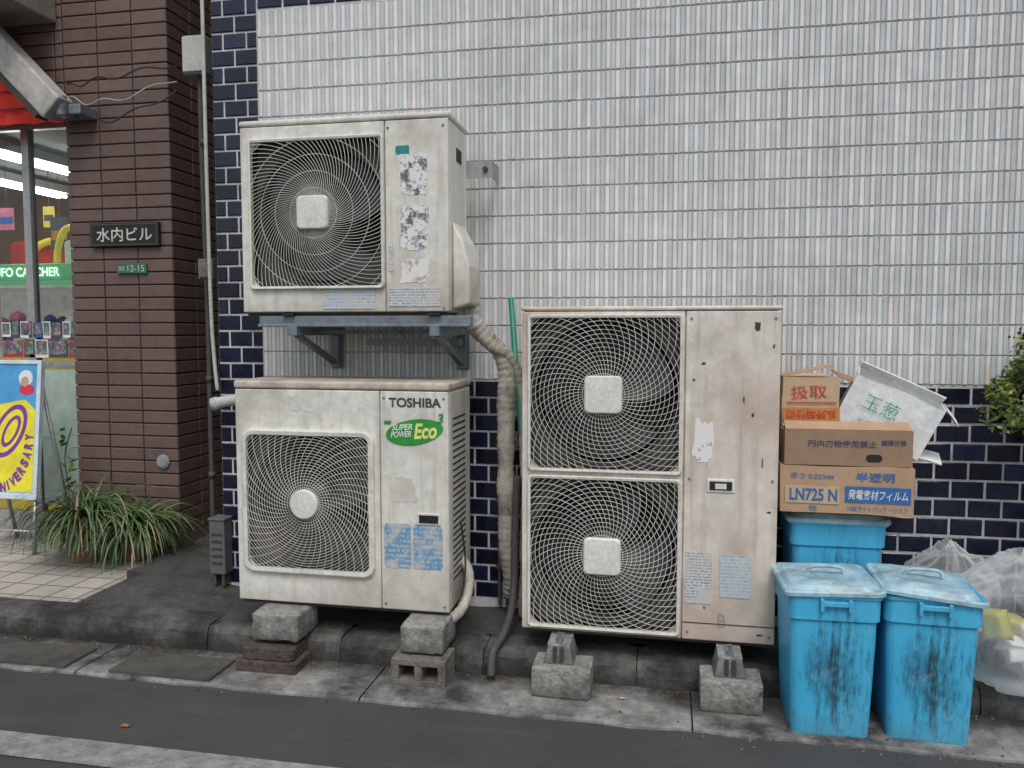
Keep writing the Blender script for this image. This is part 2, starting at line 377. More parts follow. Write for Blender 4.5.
for (xx,y0,y1,z) in ((-4.15,.9,2.0,2.47),(-4.95,1.2,2.4,2.47)):
    r=root('ceiling_lamp',(xx,(y0+y1)/2,z+.06),'lit white fluorescent tube under the shop ceiling','lamp','fluorescent lamps in the shop')
    b=B(); b.box(xx-.05,xx+.05,y0-.03,y1+.03,z+.025,z+.085); b.obj('lamp_housing',HUB,r)
    for dx in (-.028,.028):
        b=B(); b.cyl((xx+dx,y0,z),(xx+dx,y1,z),.014,10); b.obj('lamp_tube',TUBE,r)
def flat(name,x0,x1,z0,z1,y,mat,parent,th=.004):
    b=B(); b.box(x0,x1,y-th,y,z0,z1); return b.obj(name,mat,parent)
YEL=plain('yellow_panel',(.75,.55,.06),.4,0,.25); RED=plain('red_panel',(.5,.04,.03),.4,0,.1); WHT=plain('white_panel',(.7,.7,.68),.5,0,.1); GRN=plain('lit_sign_face',(.10,.34,.16),.4,0,.55); LGR=plain('pale_green_glow',(.70,1.,.72),.4,0,1.3); BLU=plain('blue_panel',(.03,.15,.5),.4)  # yellow, red and white panels glow faintly so the shop interior looks lit
DGRY=plain('dark_grey_panel',(.08,.08,.09),.4); PINK=plain('pink_panel',(.75,.2,.3),.4); TEALP=plain('pale_green_panel',(.42,.52,.46),.5); ORG=plain('orange_panel',(.6,.2,.03),.5)
cg=root('crane_game_machine',(-4.2,1.4,.12),'yellow and white crane game machine with lit header sign','arcade machine')
b=B(); b.box(-5.1,-3.72,1.1,1.9,.12,1.18); b.obj('cabinet',YEL,cg,bevel=.02)
b=B(); b.box(-5.1,-3.72,1.1,1.9,1.18,1.24,0); b.box(-5.1,-3.72,1.1,1.9,1.64,1.66,0)
for xx in (-5.09,-4.42,-3.76):
    for yy in (1.11,1.86): b.box(xx,xx+.03,yy,yy+.03,1.24,1.64)
b.obj('case_frame',WHT,cg,bevel=.004)
b=B(); b.box(-5.1,-3.72,1.08,1.9,1.69,1.80); b.obj('header_sign',GRN,cg,bevel=.01)
b=B(); b.box(-5.1,-3.72,1.88,1.895,1.26,1.64); b.obj('back_panel',WHT,cg)
b=B(); b.tube([(-3.98+.11*math.cos(a*math.pi/16),1.3,1.80+.26*math.sin(a*math.pi/16)) for a in range(17)],.022,8); b.obj('arch_trim',YEL,cg,smooth=True)
b=B(); b.box(-4.06,-3.90,1.32,1.38,1.80,1.98); b.obj('arch_panel',WHT,cg,bevel=.03)
text('header_lettering','UFO CATCHER',-4.125,1.745,.49,.06,1.072,LGR,cg,bold=.025)
for k in range(30):
    b=B()
    p=Vector((-4.75+k*.033,random.uniform(1.2,1.7),1.25+random.random()*.2)); rr=random.uniform(.04,.065)
    b.tube([p+Vector((0,0,-rr)),p+Vector((0,0,-rr*.6)),p,p+Vector((0,0,rr*.6)),p+Vector((0,0,rr))],[rr*.3,rr*.8,rr,rr*.8,rr*.2],8)
    b.obj('prize',[PINK,WHT,BLU,YEL,ORG,DGRY][k%6],cg,smooth=True)
am=root('arcade_cabinet',(-4.6,2.4,.12),'red arcade cabinet with yellow ring trim in the shop','arcade machine')
b=B(); b.box(-5.4,-3.9,2.3,2.9,.12,2.10); b.obj('cabinet',RED,am,bevel=.03)
b=B(); b.tube([(-4.95+.2*math.cos(a*math.pi/12),2.27,1.95+.14*math.sin(a*math.pi/12)) for a in range(24)],.03,8,True); b.obj('ring_trim',YEL,am,smooth=True)
random.seed(21)
for k in range(9):
    x=-5.5+k*.2; w_=random.uniform(.08,.16); h_=random.uniform(.15,.3); z=random.uniform(1.95,2.15); yy=random.uniform(1.6,2.0)
    r=root('hanging_banner',(x,yy,z),'small colourful paper banner hanging in the shop','banner','banners hanging in the shop')
    flat('paper',x,x+w_,z,z+h_,yy,[ORG,RED,WHT,PINK,YEL,DGRY][k%6],r); flat('printed_band',x+.01,x+w_-.01,z+h_*.3,z+h_*.6,yy-.005,[WHT,YEL,RED,BLU,DGRY,ORG][k%6],r,.002)
    b=B(); b.cyl((x+w_/2,yy,z+h_),(x+w_/2,yy,2.58),.002,4); b.obj('string',DGRY,r)
random.seed(8)
def posterm(name,cell,seed):
    m,nt,b=base(name); v=coord(nt)
    q=nt.nodes.new('ShaderNodeMapping'); q.inputs['Scale'].default_value=(1/cell,1/cell,1/cell); q.inputs['Location'].default_value=(seed,0,seed); nt.links.new(v,q.inputs[0])
    vo=nt.nodes.new('ShaderNodeTexVoronoi'); vo.distance='CHEBYCHEV'; vo.inputs['Scale'].default_value=1; vo.inputs['Randomness'].default_value=.8; nt.links.new(q.outputs[0],vo.inputs[0])
    h=nt.nodes.new('ShaderNodeHueSaturation'); h.inputs['Saturation'].default_value=.6; h.inputs['Value'].default_value=.4; nt.links.new(vo.outputs['Color'],h.inputs['Color'])
    c=mixn(nt,mr(nt,noisen(nt,v,45,4),.42,.58),h.outputs[0],(.10,.10,.12)); nt.links.new(c,b.inputs['Base Color']); b.inputs['Roughness'].default_value=.4; return m
def poster(x0,x1,z0,z1,mt,k):
    r=root('shop_poster',((x0+x1)/2,.73,z0),'small colourful flyer taped inside the shop window','poster','flyers on the shop window')
    flat('paper',x0,x1,z0,z1,.722,mt,r,.002); flat('picture',x0+.006,x1-.006,z0+.006+(z1-z0)*.12,z1-.006,.7195,posterm('poster_print%d'%k,random.uniform(.022,.04),k*3.1),r,.002)
x=-4.0; k=0
while x<-3.47:
    w_=random.uniform(.05,.10); poster(x,x+w_,1.32+random.uniform(-.006,.006),1.42+random.uniform(-.01,.01),[WHT,DGRY,WHT,BLU][k%4],k); k+=1; x+=w_+.008
x=-4.0
while x<-3.47:
    w_=random.uniform(.07,.15); poster(x,x+w_,1.20,1.305+random.uniform(-.008,.004),[RED,DGRY,WHT,DGRY][k%4],k); k+=1; x+=w_+.008
r=root('window_panel',(-3.62,.73,.3),'pale green frosted lower shop window panel','panel')
flat('frosted_sheet',-3.755,-3.44,.3,1.13,.735,TEALP,r)
# awning
AW=plain('red_awning_cloth',(.60,.03,.02),.7,0,.15); AWD=plain('red_awning_fold',(.22,.012,.01),.7)  # cloth given a faint glow so it looks lit
aw=root('awning',(-3.5,.5,2.5),'red cloth awning with pale sloping frame bar','awning')
b=B(); n=22
vs=[]
for i in range(n+1):
    x=-4.3+.96*i/n; yy=.50+.012*math.sin(i*2.1); zt=2.60+(-3.34-x)*.85
    vs+=[(x,yy,2.53+.006*math.sin(i*1.7)),(x,yy-.01,zt)]
b.add(vs,[(2*i,2*i+2,2*i+3,2*i+1) for i in range(n)]); b.obj('cloth',AW,aw)
b=B(); b.box(-4.3,-3.36,.475,.48,2.60,2.612); b.box(-4.3,-3.42,.475,.48,2.70,2.708); b.obj('cloth_folds',AWD,aw)
b=B(); Mx=Matrix.Translation((-3.28,.40,2.60))@Euler((0,math.radians(45),0)).to_matrix().to_4x4()
b.box(-1.1,.03,-.06,.06,-.10,.05,0,Mx); b.obj('frame_bar',grime('awning_bar',(.48,.46,.43),amt=.6,rough=.6,scale=7,bump=.05),aw,bevel=.012)
b=B(); b.box(-1.1,.0,-.07,.02,-.125,-.101,0,Mx); b.obj('frame_bar_underside',SEAM,aw)  # dark strip along the underside of the bar
b=B(); b.box(-3.34,-3.16,.42,.56,2.545,2.60); b.cyl((-3.26,.40,2.53),(-3.26,.40,2.64),.03); b.obj('end_bracket',GALV,aw,bevel=.006)
r=root('equipment_box',(-4.0,.3,3.05),'grey metal equipment box with vents above the awning','equipment box')
b=B(); b.box(-4.6,-3.40,.1,.56,3.09,3.4); b.obj('casing',grime('ledge_metal',(.26,.23,.2),amt=.6,rough=.6,scale=7),r,bevel=.01)
b=B()
for k in range(5): b.box(-4.5,-3.5,.094,.099,3.12+k*.05,3.135+k*.05)
b.obj('vent_slots',SEAM,r)
BLK=plain('black_plate',(.012,.012,.012),.3); LET=plain('pale_letter',(.60,.58,.53),.5); GP=plain('green_plate',(.03,.16,.10),.4)
r=root('building_name_plate',(-3.0,.55,1.83),'black building name plate with pale Japanese lettering','sign')
b=B(); b.box(-3.22,-2.785,.535,.557,1.835,1.97); b.obj('plate',BLK,r,bevel=.004)
b=B()
for (xa,xb,za,zb) in ((-3.21,-2.795,1.957,1.961),(-3.21,-2.795,1.844,1.848),(-3.21,-3.206,1.848,1.957),(-2.799,-2.795,1.848,1.957)): b.box(xa,xb,.5335,.5352,za,zb)
b.obj('border_line',plain('bronze',(.16,.12,.08),.4,.5),r)
text('lettering','水内ビル',-3.0,1.902,.35,.078,.533,LET,r,bold=.01)
r=root('address_plate',(-2.97,.55,1.685),'small green address plate reading 12-15','sign')
b=B(); b.box(-3.06,-2.875,.545,.557,1.685,1.742); b.obj('plate',GP,r,bevel=.002)
text('lettering','12-15',-2.94,1.713,.105,.036,.543,LET,r); text('small_lettering','湯島',-3.03,1.713,.04,.028,.543,LET,r)
b=B(); b.cyl((-2.81,.545,.62),(-2.81,.558,.62),.04,28); b.cyl((-2.81,.538,.62),(-2.81,.545,.62),.03,28); b.obj('inspection_plate',GALVL,bevel=.002,label='round steel inspection plate set in brown brick wall',cat='metal plate')
CAB=plain('cable_black',(.02,.02,.02),.6)
for k,(sag,z0,z1) in enumerate(((.10,2.66,2.72),(.05,2.72,2.80),(.14,2.60,2.66))):
    b=B(); pts=[]
    for i in range(25):
        t=i/24; pts.append((-3.3+t*.68,.50-.12*math.sin(t*3.1),z0+(z1-z0)*t-sag*math.sin(math.pi*t)+.015*math.sin(t*17+k)))
    b.tube(pts,.0045 if k else .003,6); b.obj('electric_cable',CAB if k else PIPEL,label='thin sagging electric cable across brown brick wall',cat='cable',group='cables on the brick wall')
r=root('junction_box',(-2.36,.25,2.63),'grey electrical junction box mounted high on conduit','box')
b=B(); b.box(-2.395,-2.275,.20,.30,2.64,2.83); b.obj('casing',GALVL,r,bevel=.01)
b=B(); b.box(-2.39,-2.28,.192,.199,2.65,2.82); b.obj('cover',PIPEL,r,bevel=.004)
b=B(); b.tube(smooth_path([(-2.33,.25,2.65),(-2.33,.25,2.2),(-2.32,.25,1.5),(-2.32,.25,.9),(-2.32,.25,.16)]),.013,10)
for z in (2.3,1.7,1.1,.6): b.cyl((-2.32,.25,z),(-2.32,.25,z+.03),.018,10)
b.obj('conduit_pipe',PIPED,smooth=True,label='dark vertical conduit pipe in the gap between buildings',cat='pipe')
b=B(); b.box(-2.30,-2.22,.14,.22,1.62,1.72); b.box(-2.292,-2.228,.134,.14,1.628,1.712); b.obj('switch_box',CONCD,bevel=.005,label='small beige switch box in the building gap',cat='box')
r=root('drain_pipe',(-2.1,-.03,1.1),'thin pale downpipe with a short thick stub at its foot','pipe')
b=B(); b.tube(smooth_path([(-2.135,-.03,3.4),(-2.135,-.03,2.2),(-2.13,-.03,1.5),(-2.12,-.03,1.24),(-2.10,-.04,1.08)]),.009,10); b.obj('downpipe',PIPEL,r,smooth=True)
b=B(); b.tube(smooth_path([(-1.93,-.07,1.045),(-1.99,-.07,1.04),(-2.05,-.08,1.03),(-2.09,-.085,1.02)]),.027,14); b.cyl((-2.075,-.083,1.025),(-2.10,-.087,1.017),.032,14); b.obj('stub',PIPEL,r,smooth=True)
b=B(); b.cyl((-2.1,-.087,1.017),(-2.1015,-.0872,1.0165),.025,14); b.obj('stub_opening',DARK,r)
r=root('utility_box',(-2.1,-.06,.15),'small dark grey vented utility box by navy pillar','box')
b=B(); b.box(-2.14,-2.06,-.08,.0,.20,.46); b.box(-2.145,-2.055,-.085,.005,.46,.472); b.obj('casing',grime('grey_box',(.12,.125,.125),amt=.6,rough=.6,scale=9),r,bevel=.004)
b=B(); b.box(-2.13,-2.115,-.07,-.01,.145,.20); b.box(-2.085,-2.07,-.07,-.01,.145,.20); b.obj('stand',PIPED,r)
b=B()
for k in range(5): b.box(-2.128,-2.072,-.0835,-.0805,.25+k*.035,.260+k*.035)
b.obj('vent_slots',SEAM,r)
# ------------------------------------------------------------ air conditioners
def inside(x,z,hx,hz): return abs(x)<hx and abs(z)<hz
def grille(b,cx,cz,hx,hz,y,r0,nsp,nring,swirl,wr,dome=.022,pw=.8):
    R=math.hypot(hx,hz); h=min(hx,hz)
    yy=lambda r: y-dome*max(0,1-(r/h)**2)
    for k in range(nsp):
        a0=2*math.pi*k/nsp; seg=[]
        N=22
        for i in range(N+1):
            r=r0*.8+(R-r0*.8)*i/N
            a=a0+swirl*((r/h)**pw)
            x,z=r*math.cos(a),r*math.sin(a)
            if inside(x,z,hx,hz): seg.append((cx+x,yy(r),cz+z))
            elif seg:
                seg.append((cx+max(-hx,min(hx,x)),y,cz+max(-hz,min(hz,z)))); break
        if len(seg)>1: b.tube(seg,wr,4,cap=False)
    for k in range(nring):
        r=r0+(R*.985-r0)*(k+.5)/nring
        if r>R*.93: break
        n=64; full=r<h
        if full: b.tube([(cx+r*math.cos(2*math.pi*i/n),yy(r)+wr*1.2,cz+r*math.sin(2*math.pi*i/n)) for i in range(n)],wr,4,True)
        else:
            seg=[]
            for i in range(2*n+1):
                a=math.pi/ n*i; x,z=r*math.cos(a),r*math.sin(a)
                if inside(x,z,hx,hz): seg.append((cx+x,y+wr,cz+z))
                else:
                    if len(seg)>1: b.tube(seg,wr,4,cap=False)
                    seg=[]
            if len(seg)>1: b.tube(seg,wr,4,cap=False)
def frame(b,cx,cz,hx,hz,rad,w,y0,y1,mi=0):
    o=[(p.x,p.y) for p in rrect(cx,cz,2*hx,2*hz,rad,0,6)]; i_=[(p.x,p.y) for p in rrect(cx,cz,2*(hx-w),2*(hz-w),max(.004,rad-w),0,6)]
    om=[(p.x,p.y) for p in rrect(cx,cz,2*(hx-w*.3),2*(hz-w*.3),max(.004,rad-w*.3),0,6)]
    V=lambda L,y:[Vector((x,y,z)) for x,z in L]
    b.loft([V(o,y1),V(o,y0+.004),V(om,y0),V(i_,y0+.002),V(i_,y1)],mi,False,False)
def ac(name,label,x0,x1,z0,z1,yf,dep,xs,grs,mat,cover=.03,top=None,group='outdoor air conditioner units against the wall'):
    cx=(x0+x1)/2; rt=root(name,(cx,yf+dep/2,z0),label,'air conditioner',group)
    cut=[]
    for g in grs:
        q=B(); V=lambda yv:[Vector((p.x,yv,p.y)) for p in rrect(g['cx'],g['cz'],2*(g['hx']-g['fw']*.7),2*(g['hz']-g['fw']*.7),g['cr'],0,10)]
        q.loft([V(yf+.19),V(yf-.1)]); c=q.obj('cutter',DARK,rt); cut.append(c)
    b=B(); b.box(x0,x1,yf+.013,yf+dep,z0,z1-cover); body=b.obj('body',[mat,DARK],rt,bevel=.012); bake(body,cut)
    b=B(); b.box(x0+.001,xs-.002,yf,yf+.0125,z0+.004,z1-cover-.003); p=b.obj('front_panel',mat,rt,bevel=.004); bake(p,cut)
    b=B(); b.box(xs+.002,x1-.001,yf,yf+.0125,z0+.004,z1-cover-.003); b.obj('service_panel',mat,rt,bevel=.004)
    b=B(); b.box(x0-.004,x1+.004,yf-.004,yf+dep+.004,z1-cover,z1); b.obj('top_cover',top or mat,rt,bevel=.01,seg=3)
    b=B(); b.box(x0+.01,x1-.01,yf+.02,yf+dep-.01,z0-.012,z0); b.obj('base_pan',SEAM,rt)
    for c in cut: bpy.data.objects.remove(c)
    for g in grs:
        R=g['R']; c0,c1=g['cx'],g['cz']; hx,hz=g['hx'],g['hz']
        b=B(); n=64
        ring=lambda y,r:[Vector((c0+r*math.cos(2*math.pi*i/n),y,c1+r*math.sin(2*math.pi*i/n))) for i in range(n)]
        def sq(y,k=1.0):
            L=[]
            for i in range(n):
                a=2*math.pi*i/n; c,s_=math.cos(a),math.sin(a); m_=1/max(abs(c)/(hx-.002),abs(s_)/(hz-.002)); L.append(Vector((c0+c*m_*k,y,c1+s_*m_*k)))
            return L
        b.loft([sq(yf+.05),ring(yf+.047,R+.004),ring(yf+.042,R),ring(yf+.047,R-.004),ring(yf+.08,R-.010)],0,False,False); b.loft([ring(yf+.08,R-.010),ring(yf+.185,R-.010)],1,False,True)
        b.obj('fan_shroud',[SHR,FINS],rt)
        b=B(); nb=3
        for k in range(nb):
            a0=2*math.pi*k/nb+g.get('ph',.4); vs=[];fs=[]; NI,NJ=8,10
            for i in range(NI+1):
                rr=.06+(R*.93-.06)*i/NI
                for j in range(NJ+1):
                    t=j/NJ; a=a0+math.radians(88)*(t-.5)*(1-.12*i/NI)+.35*i/NI
                    vs.append((c0+rr*math.cos(a),yf+.10+.06*(t-.5)*2*(1-.2*i/NI),c1+rr*math.sin(a)))
            for i in range(NI):
                for j in range(NJ): q=i*(NJ+1)+j; fs.append((q,q+1,q+NJ+2,q+NJ+1))
            b.add(vs,fs)
        b.cyl((c0,yf+.05,c1),(c0,yf+.16,c1),.07,32)
        b.obj('fan',FANM,rt,smooth=True)
        b=B(); grille(b,c0,c1,hx-.008,hz-.008,yf-.012,g['hub'],g['nsp'],g['nr'],g['sw'],g['wr'],pw=g.get('pw',.8))
        gr=b.obj('fan_grille',WIRE,rt)
        b=B(); frame(b,c0,c1,hx,hz,g['rad'],g['fw'],yf-.018,yf+.001); b.obj('grille_frame',BEZ,gr)
        b=B(); hs=g['hub']
        if g['sq']: V=lambda s_,y:[Vector((p.x,y,p.y)) for p in rrect(c0,c1,2*s_,2*s_,s_*.28,0,5)]
        else: V=lambda s_,y:[Vector((c0+s_*math.cos(i*math.pi/20),y,c1+s_*math.sin(i*math.pi/20))) for i in range(40)]
        b.loft([V(hs,yf-.03),V(hs,yf-.042),V(hs*.93,yf-.048),V(hs*.3,yf-.050)],0,True,True); b.obj('hub_cap',HUB,gr)
    return rt
a1=ac('air_conditioner','cream outdoor unit with torn stickers on steel wall bracket',-1.725,-.845,1.437,2.215,-.45,.30,-1.105,
   [dict(cx=-1.395,cz=1.835,hx=.290,hz=.302,R=.283,hub=.066,sq=True,nsp=90,nr=5,sw=1.25,wr=.0013,rad=.02,fw=.012,cr=.05,pw=.7)],AC,cover=.024)
a2=ac('air_conditioner','dirty cream outdoor unit with rounded grille bezel on blocks',-1.745,-.835,.243,1.162,-.5,.35,-1.118,
   [dict(cx=-1.428,cz=.668,hx=.286,hz=.297,R=.272,hub=.060,sq=False,nsp=48,nr=29,sw=-.8,wr=.0013,rad=.05,fw=.022,cr=.06)],AC,cover=.032,top=ACTOP)
a3=ac('air_conditioner','tall twin-fan beige outdoor unit with rusty pinkish side panel',-.545,.40,.207,1.456,-.5,.34,.064,
   [dict(cx=-.232,cz=1.129,hx=.289,hz=.297,R=.279,hub=.070,sq=True,nsp=56,nr=20,sw=.62,wr=.0013,rad=.02,fw=.012,cr=.05,pw=1.3),
    dict(cx=-.232,cz=.520,hx=.289,hz=.297,R=.279,hub=.070,sq=True,nsp=56,nr=20,sw=.62,wr=.0013,rad=.02,fw=.012,cr=.05,ph=1.3,pw=1.3)],AC3M,cover=.016)
def sticker(name,x0,x1,z0,z1,y,mat,parent,jag=.0,n=40):
    cx,cz=(x0+x1)/2,(z0+z1)/2; hx,hz=(x1-x0)/2,(z1-z0)/2; pts=[]; sd=random.random()*90
    for i in range(n):
        a=2*math.pi*(i+.5)/n; c,s=math.cos(a),math.sin(a); k=1/max(abs(c),abs(s))
        k*=1-jag*(.5+.9*noise.noise(Vector((c*2.2+sd,s*2.2,0)))+.5*random.random()*.6)
        pts.append((cx+hx*c*k,y,cz+hz*s*k))
    b=B(); b.add([(cx,y,cz)]+pts,[(0,i+1,(i+1)%n+1) for i in range(n)]); return b.obj(name,mat,parent)
def stickm(name,c0,c1,c2,sc,th=.5):
    m,nt,b=base(name); v=coord(nt)
    c=mixn(nt,mr(nt,noisen(nt,v,sc,6,.75),th-.03,th+.03),c0,c1)
    c=mixn(nt,mr(nt,noisen(nt,v,sc*1.7,5,.7),.57,.6),c,c2)
    nt.links.new(c,b.inputs['Base Color']); b.inputs['Roughness'].default_value=.6; return m
TORN=stickm('torn_sticker',(.75,.75,.73),(.13,.13,.14),(.34,.40,.45),20,.53)
TORN2=stickm('torn_paper',(.76,.75,.72),(.62,.61,.57),(.42,.40,.36),14,.6)
def printm(name,bg,ink,rh,dens=.5,sx=90,wear=(.55,.53,.48)):
    m,nt,b=base(name); v=coord(nt)
    w=nt.nodes.new('ShaderNodeSeparateXYZ'); nt.links.new(v,w.inputs[0])
    fz=mth(nt,'FRACT',mth(nt,'MULTIPLY',w.outputs[2],1/rh)); line=mth(nt,'LESS_THAN',fz,.55)
    n=noisen(nt,v,1,2,.5,(sx*2.2,1,1/rh*.8)); t=mth(nt,'GREATER_THAN',n,dens)
    f=mth(nt,'MULTIPLY',line,t)
    c=mixn(nt,f,bg,ink); c=mixn(nt,mr(nt,noisen(nt,v,16,5,.7),.48,.62,0,.85),c,wear)
    nt.links.new(c,b.inputs['Base Color']); b.inputs['Roughness'].default_value=.5; return m
LBG=printm('grey_rating_label',(.58,.60,.60),(.25,.28,.32),.011,.47)
LBB=printm('blue_notice_label',(.14,.31,.50),(.40,.47,.52),.020,.5,45)
LBL=printm('pale_blue_label',(.50,.57,.62),(.30,.38,.45),.013,.48)
TEAL=plain('teal_sticker',(.02,.22,.25),.4)
y=-.4515
sticker('torn_sticker',-1.045,-.925,1.89,2.065,y,TORN,a1,.13)
sticker('torn_sticker',-1.048,-.92,1.675,1.865,y,TORN,a1,.16)
sticker('torn_sticker',-1.05,-.912,1.545,1.655,y,TORN2,a1,.25)
sticker('small_label',-1.06,-1.0,2.055,2.09,y-.0005,TEAL,a1,.1)
flat('spec_label',-1.095,-.88,1.46,1.535,y,LBG,a1,.001); flat('spec_label',-1.37,-1.15,1.452,1.525,y,LBL,a1,.001)
flat('tiny_label',-1.09,-1.07,1.60,1.70,y,LBG,a1,.001)
b=B(); b.box(-.849,-.842,-.33,-.25,2.045,2.10); b.obj('side_handle',DARK,a1,bevel=.003)
b=B(); prof=[(-.844,1.80),(-.80,1.72),(-.775,1.62),(-.775,1.47),(-.844,1.45)]
vs=[(x,yy,z) for yy in (-.40,-.20) for x,z in prof]
b.add(vs,[(4,3,2,1,0),(5,6,7,8,9)]+[(i,(i+1)%5,(i+1)%5+5,i+5) for i in range(5)]); b.obj('valve_cover',AC,a1,bevel=.01)
y=-.5015
INK=plain('logo_ink',(.06,.055,.055),.4); LG=plain('eco_green',(.03,.30,.05),.4); LY=plain('eco_yellow',(.80,.80,.25),.4); LW=plain('eco_white',(.8,.8,.75),.4)
text('brand_lettering','TOSHIBA',-.972,1.083,.215,.038,y,INK,a2,bold=.03)
b=B(); n=40; cx,cz=-.975,.965
b.add([(cx+.118*math.cos(i*2*math.pi/n)*(1+.05*math.sin(i*2*math.pi/n)),y,cz+.052*math.sin(i*2*math.pi/n)+.015*math.cos(i*2*math.pi/n)) for i in range(n)],[tuple(range(n))]); b.obj('logo_oval',LG,a2)
text('logo_lettering','SUPER',-1.025,.985,.085,.024,y-.001,LW,a2,slant=.3,rot=.06,bold=.02)
text('logo_lettering','POWER',-1.03,.957,.085,.024,y-.001,LW,a2,slant=.3,rot=.06,bold=.02)
text('logo_lettering','Eco',-.93,.972,.095,.062,y-.001,LY,a2,slant=.25,rot=.06,bold=.03)
text('logo_lettering','3',-.868,1.022,.026,.04,y-.0015,LG,a2,slant=.2,bold=.04)
sticker('notice_label',-1.105,-.99,.415,.60,y,LBB,a2,.04); sticker('notice_label',-.985,-.86,.415,.60,y,LBB,a2,.05)
sticker('small_label',-1.10,-1.07,.995,1.01,y,LG,a2,.05)
b=B(); b.box(-.965,-.87,-.505,-.499,.598,.645); hf=b.obj('handle_frame',BEZ,a2,bevel=.004)
b=B(); b.box(-.957,-.878,-.507,-.5045,.606,.637); b.obj('handle_recess',DARK,hf)
b=B()
for k in range(26):
    z=.36+k*.026
    b.box(-.8362,-.834,-.44,-.24,z,z+.009)
b.obj('side_vents',SEAM,a2)
sticker('worn_patch',-1.09,-.96,.67,.80,y,plain('paint_touch',(.62,.59,.53),.6),a2,.35)
sticker('worn_patch',-1.52,-1.40,1.03,1.12,y,plain('paint_touch2',(.66,.64,.59),.6),a2,.4)
b=B(); b.box(.148,.248,-.505,-.499,.772,.822); hf=b.obj('handle_frame',BEZ,a3,bevel=.004)
b=B(); b.box(.158,.238,-.507,-.5045,.781,.813); b.obj('handle_recess',DARK,hf)
b=B(); b.box(.178,.218,-.508,-.5065,.786,.806); b.obj('handle_latch',HUB,hf)
flat('spec_label',.075,.17,.35,.545,y,LBG,a3,.001); flat('spec_label',.20,.31,.38,.54,y,LBL,a3,.001)
sticker('torn_sticker',.09,.175,.86,1.05,y,TORN2,a3,.35)
sticker('scuff_mark',.305,.33,1.36,1.40,y,SEAM,a3,.4)
for (x,z,w_,h_) in ((.12,1.24,.02,.012),(.3,1.05,.012,.02),(.36,.7,.02,.01),(.14,.33,.012,.012),(.33,.24,.03,.01),(.27,1.10,.008,.03),(.09,1.18,.012,.012),(.37,1.30,.01,.02),(.34,.86,.006,.05)): sticker('scuff_mark',x,x+w_,z,z+h_,y,SEAM,a3,.5)
text('chalk_mark','B',.21,.29,.03,.05,y,plain('chalk',(.3,.28,.26),.7),a3)
b=B(); b.box(.0665,.3985,-.5018,-.5,.275,.2785); b.obj('panel_seam',SEAM,a3)
for rt_,pts in ((a3,((.085,1.41),(.38,1.41),(.085,.24),(.38,.24),(.085,.82),(.38,.82))),(a2,((-1.10,1.10),(-.855,1.10),(-1.10,.27),(-.855,.27))),(a1,((-1.09,2.16),(-.865,2.16),(-.865,1.455)))):
    yy=-.452 if rt_ is a1 else -.502
    for x,z in pts:
        b=B(); b.cyl((x,yy-.001,z),(x,yy+.003,z),.005,10); b.obj('screw',GALV,rt_)
# ------------------------------------------------------------ steel bracket
r=root('wall_bracket',(-1.25,-.2,1.2),'blue-grey galvanised steel bracket holding the upper unit','bracket')
b=B()
b.box(-1.66,-.76,-.44,-.40,1.385,1.425); b.box(-1.66,-.76,-.455,-.44,1.38,1.392)
b.box(-1.62,-.80,-.14,-.10,1.385,1.425); b.obj('rail',GALV,r,bevel=.003)
for x in (-1.50,-.90):
    b=B(); b.box(x-.02,x+.02,-.47,-.02,1.345,1.384); b.box(x-.02,x+.02,-.055,-.015,1.20,1.345)
    b.tube([(x,-.43,1.35),(x,-.05,1.22)],.016,4); b.box(x-.03,x+.03,-.018,-.016,1.19,1.40)
    b.obj('arm',GALV,r,bevel=.003)
b=B(); b.tube([(-1.50,-.25,1.36),(-.90,-.25,1.36)],.012,4); b.box(-1.3,-.88,-.16,-.12,1.30,1.33); b.obj('cross_bar',GALV,r)
for x in (-1.55,-.93):
    b=B(); b.box(x,x+.05,-.46,-.38,1.4255,1.436); b.obj('rubber_pad',DARK,r)
r=root('tie_bracket',(-.78,-.05,1.99),'small zinc strap bracket fixing unit to tiled wall','bracket')
b=B(); b.box(-.86,-.735,-.15,-.145,2.01,2.08); b.box(-.74,-.735,-.145,-.02,2.01,2.08); b.obj('strap',GALVL,r)
b=B(); b.cyl((-.765,-.16,2.045),(-.765,-.145,2.045),.012,6); b.obj('bolt',SEAM,r)
# ------------------------------------------------------------ support blocks
def block(name,x0,x1,y0,y1,z0,z1,mat,label,jit=.0012,rz=0):
    bm=bmesh.new(); bmesh.ops.create_cube(bm,size=1)
    bmesh.ops.subdivide_edges(bm,edges=bm.edges[:],cuts=14,use_grid_fill=True)
    sd=random.random()*50; sx,sy,sz=x1-x0,y1-y0,z1-z0
    for v in bm.verts:
        p=Vector((v.co.x*sx,v.co.y*sy,(v.co.z+.5)*sz))
        e=sum(1 for c in v.co if abs(abs(c)-.5)<1e-4)
        nz=noise.noise_vector(p*45+Vector((sd,0,0)))*jit
        d=Vector((v.co.x,v.co.y,v.co.z))
        chip=max(0,noise.noise(p*28+Vector((sd,9,0)))-.15)*.018 if e>=2 else 0
        k=(.0015 if e==2 else (.003 if e==3 else 0))+chip
        v.co=p-Vector((d.x*k*2,d.y*k*2,d.z*k*2))+nz
    me=bpy.data.meshes.new(name); bm.to_mesh(me); bm.free(); me.materials.append(mat)
    o=bpy.data.objects.new(name,me); COL.objects.link(o); o.location=((x0+x1)/2,(y0+y1)/2,z0); o.rotation_euler=(0,0,rz); tag(o,label,'concrete block','blocks propping the outdoor units'); return o
block('support_block',-1.68,-1.42,-.66,-.51,.012,.055,TIMB,'dark broken brick slab under a concrete block',.003)
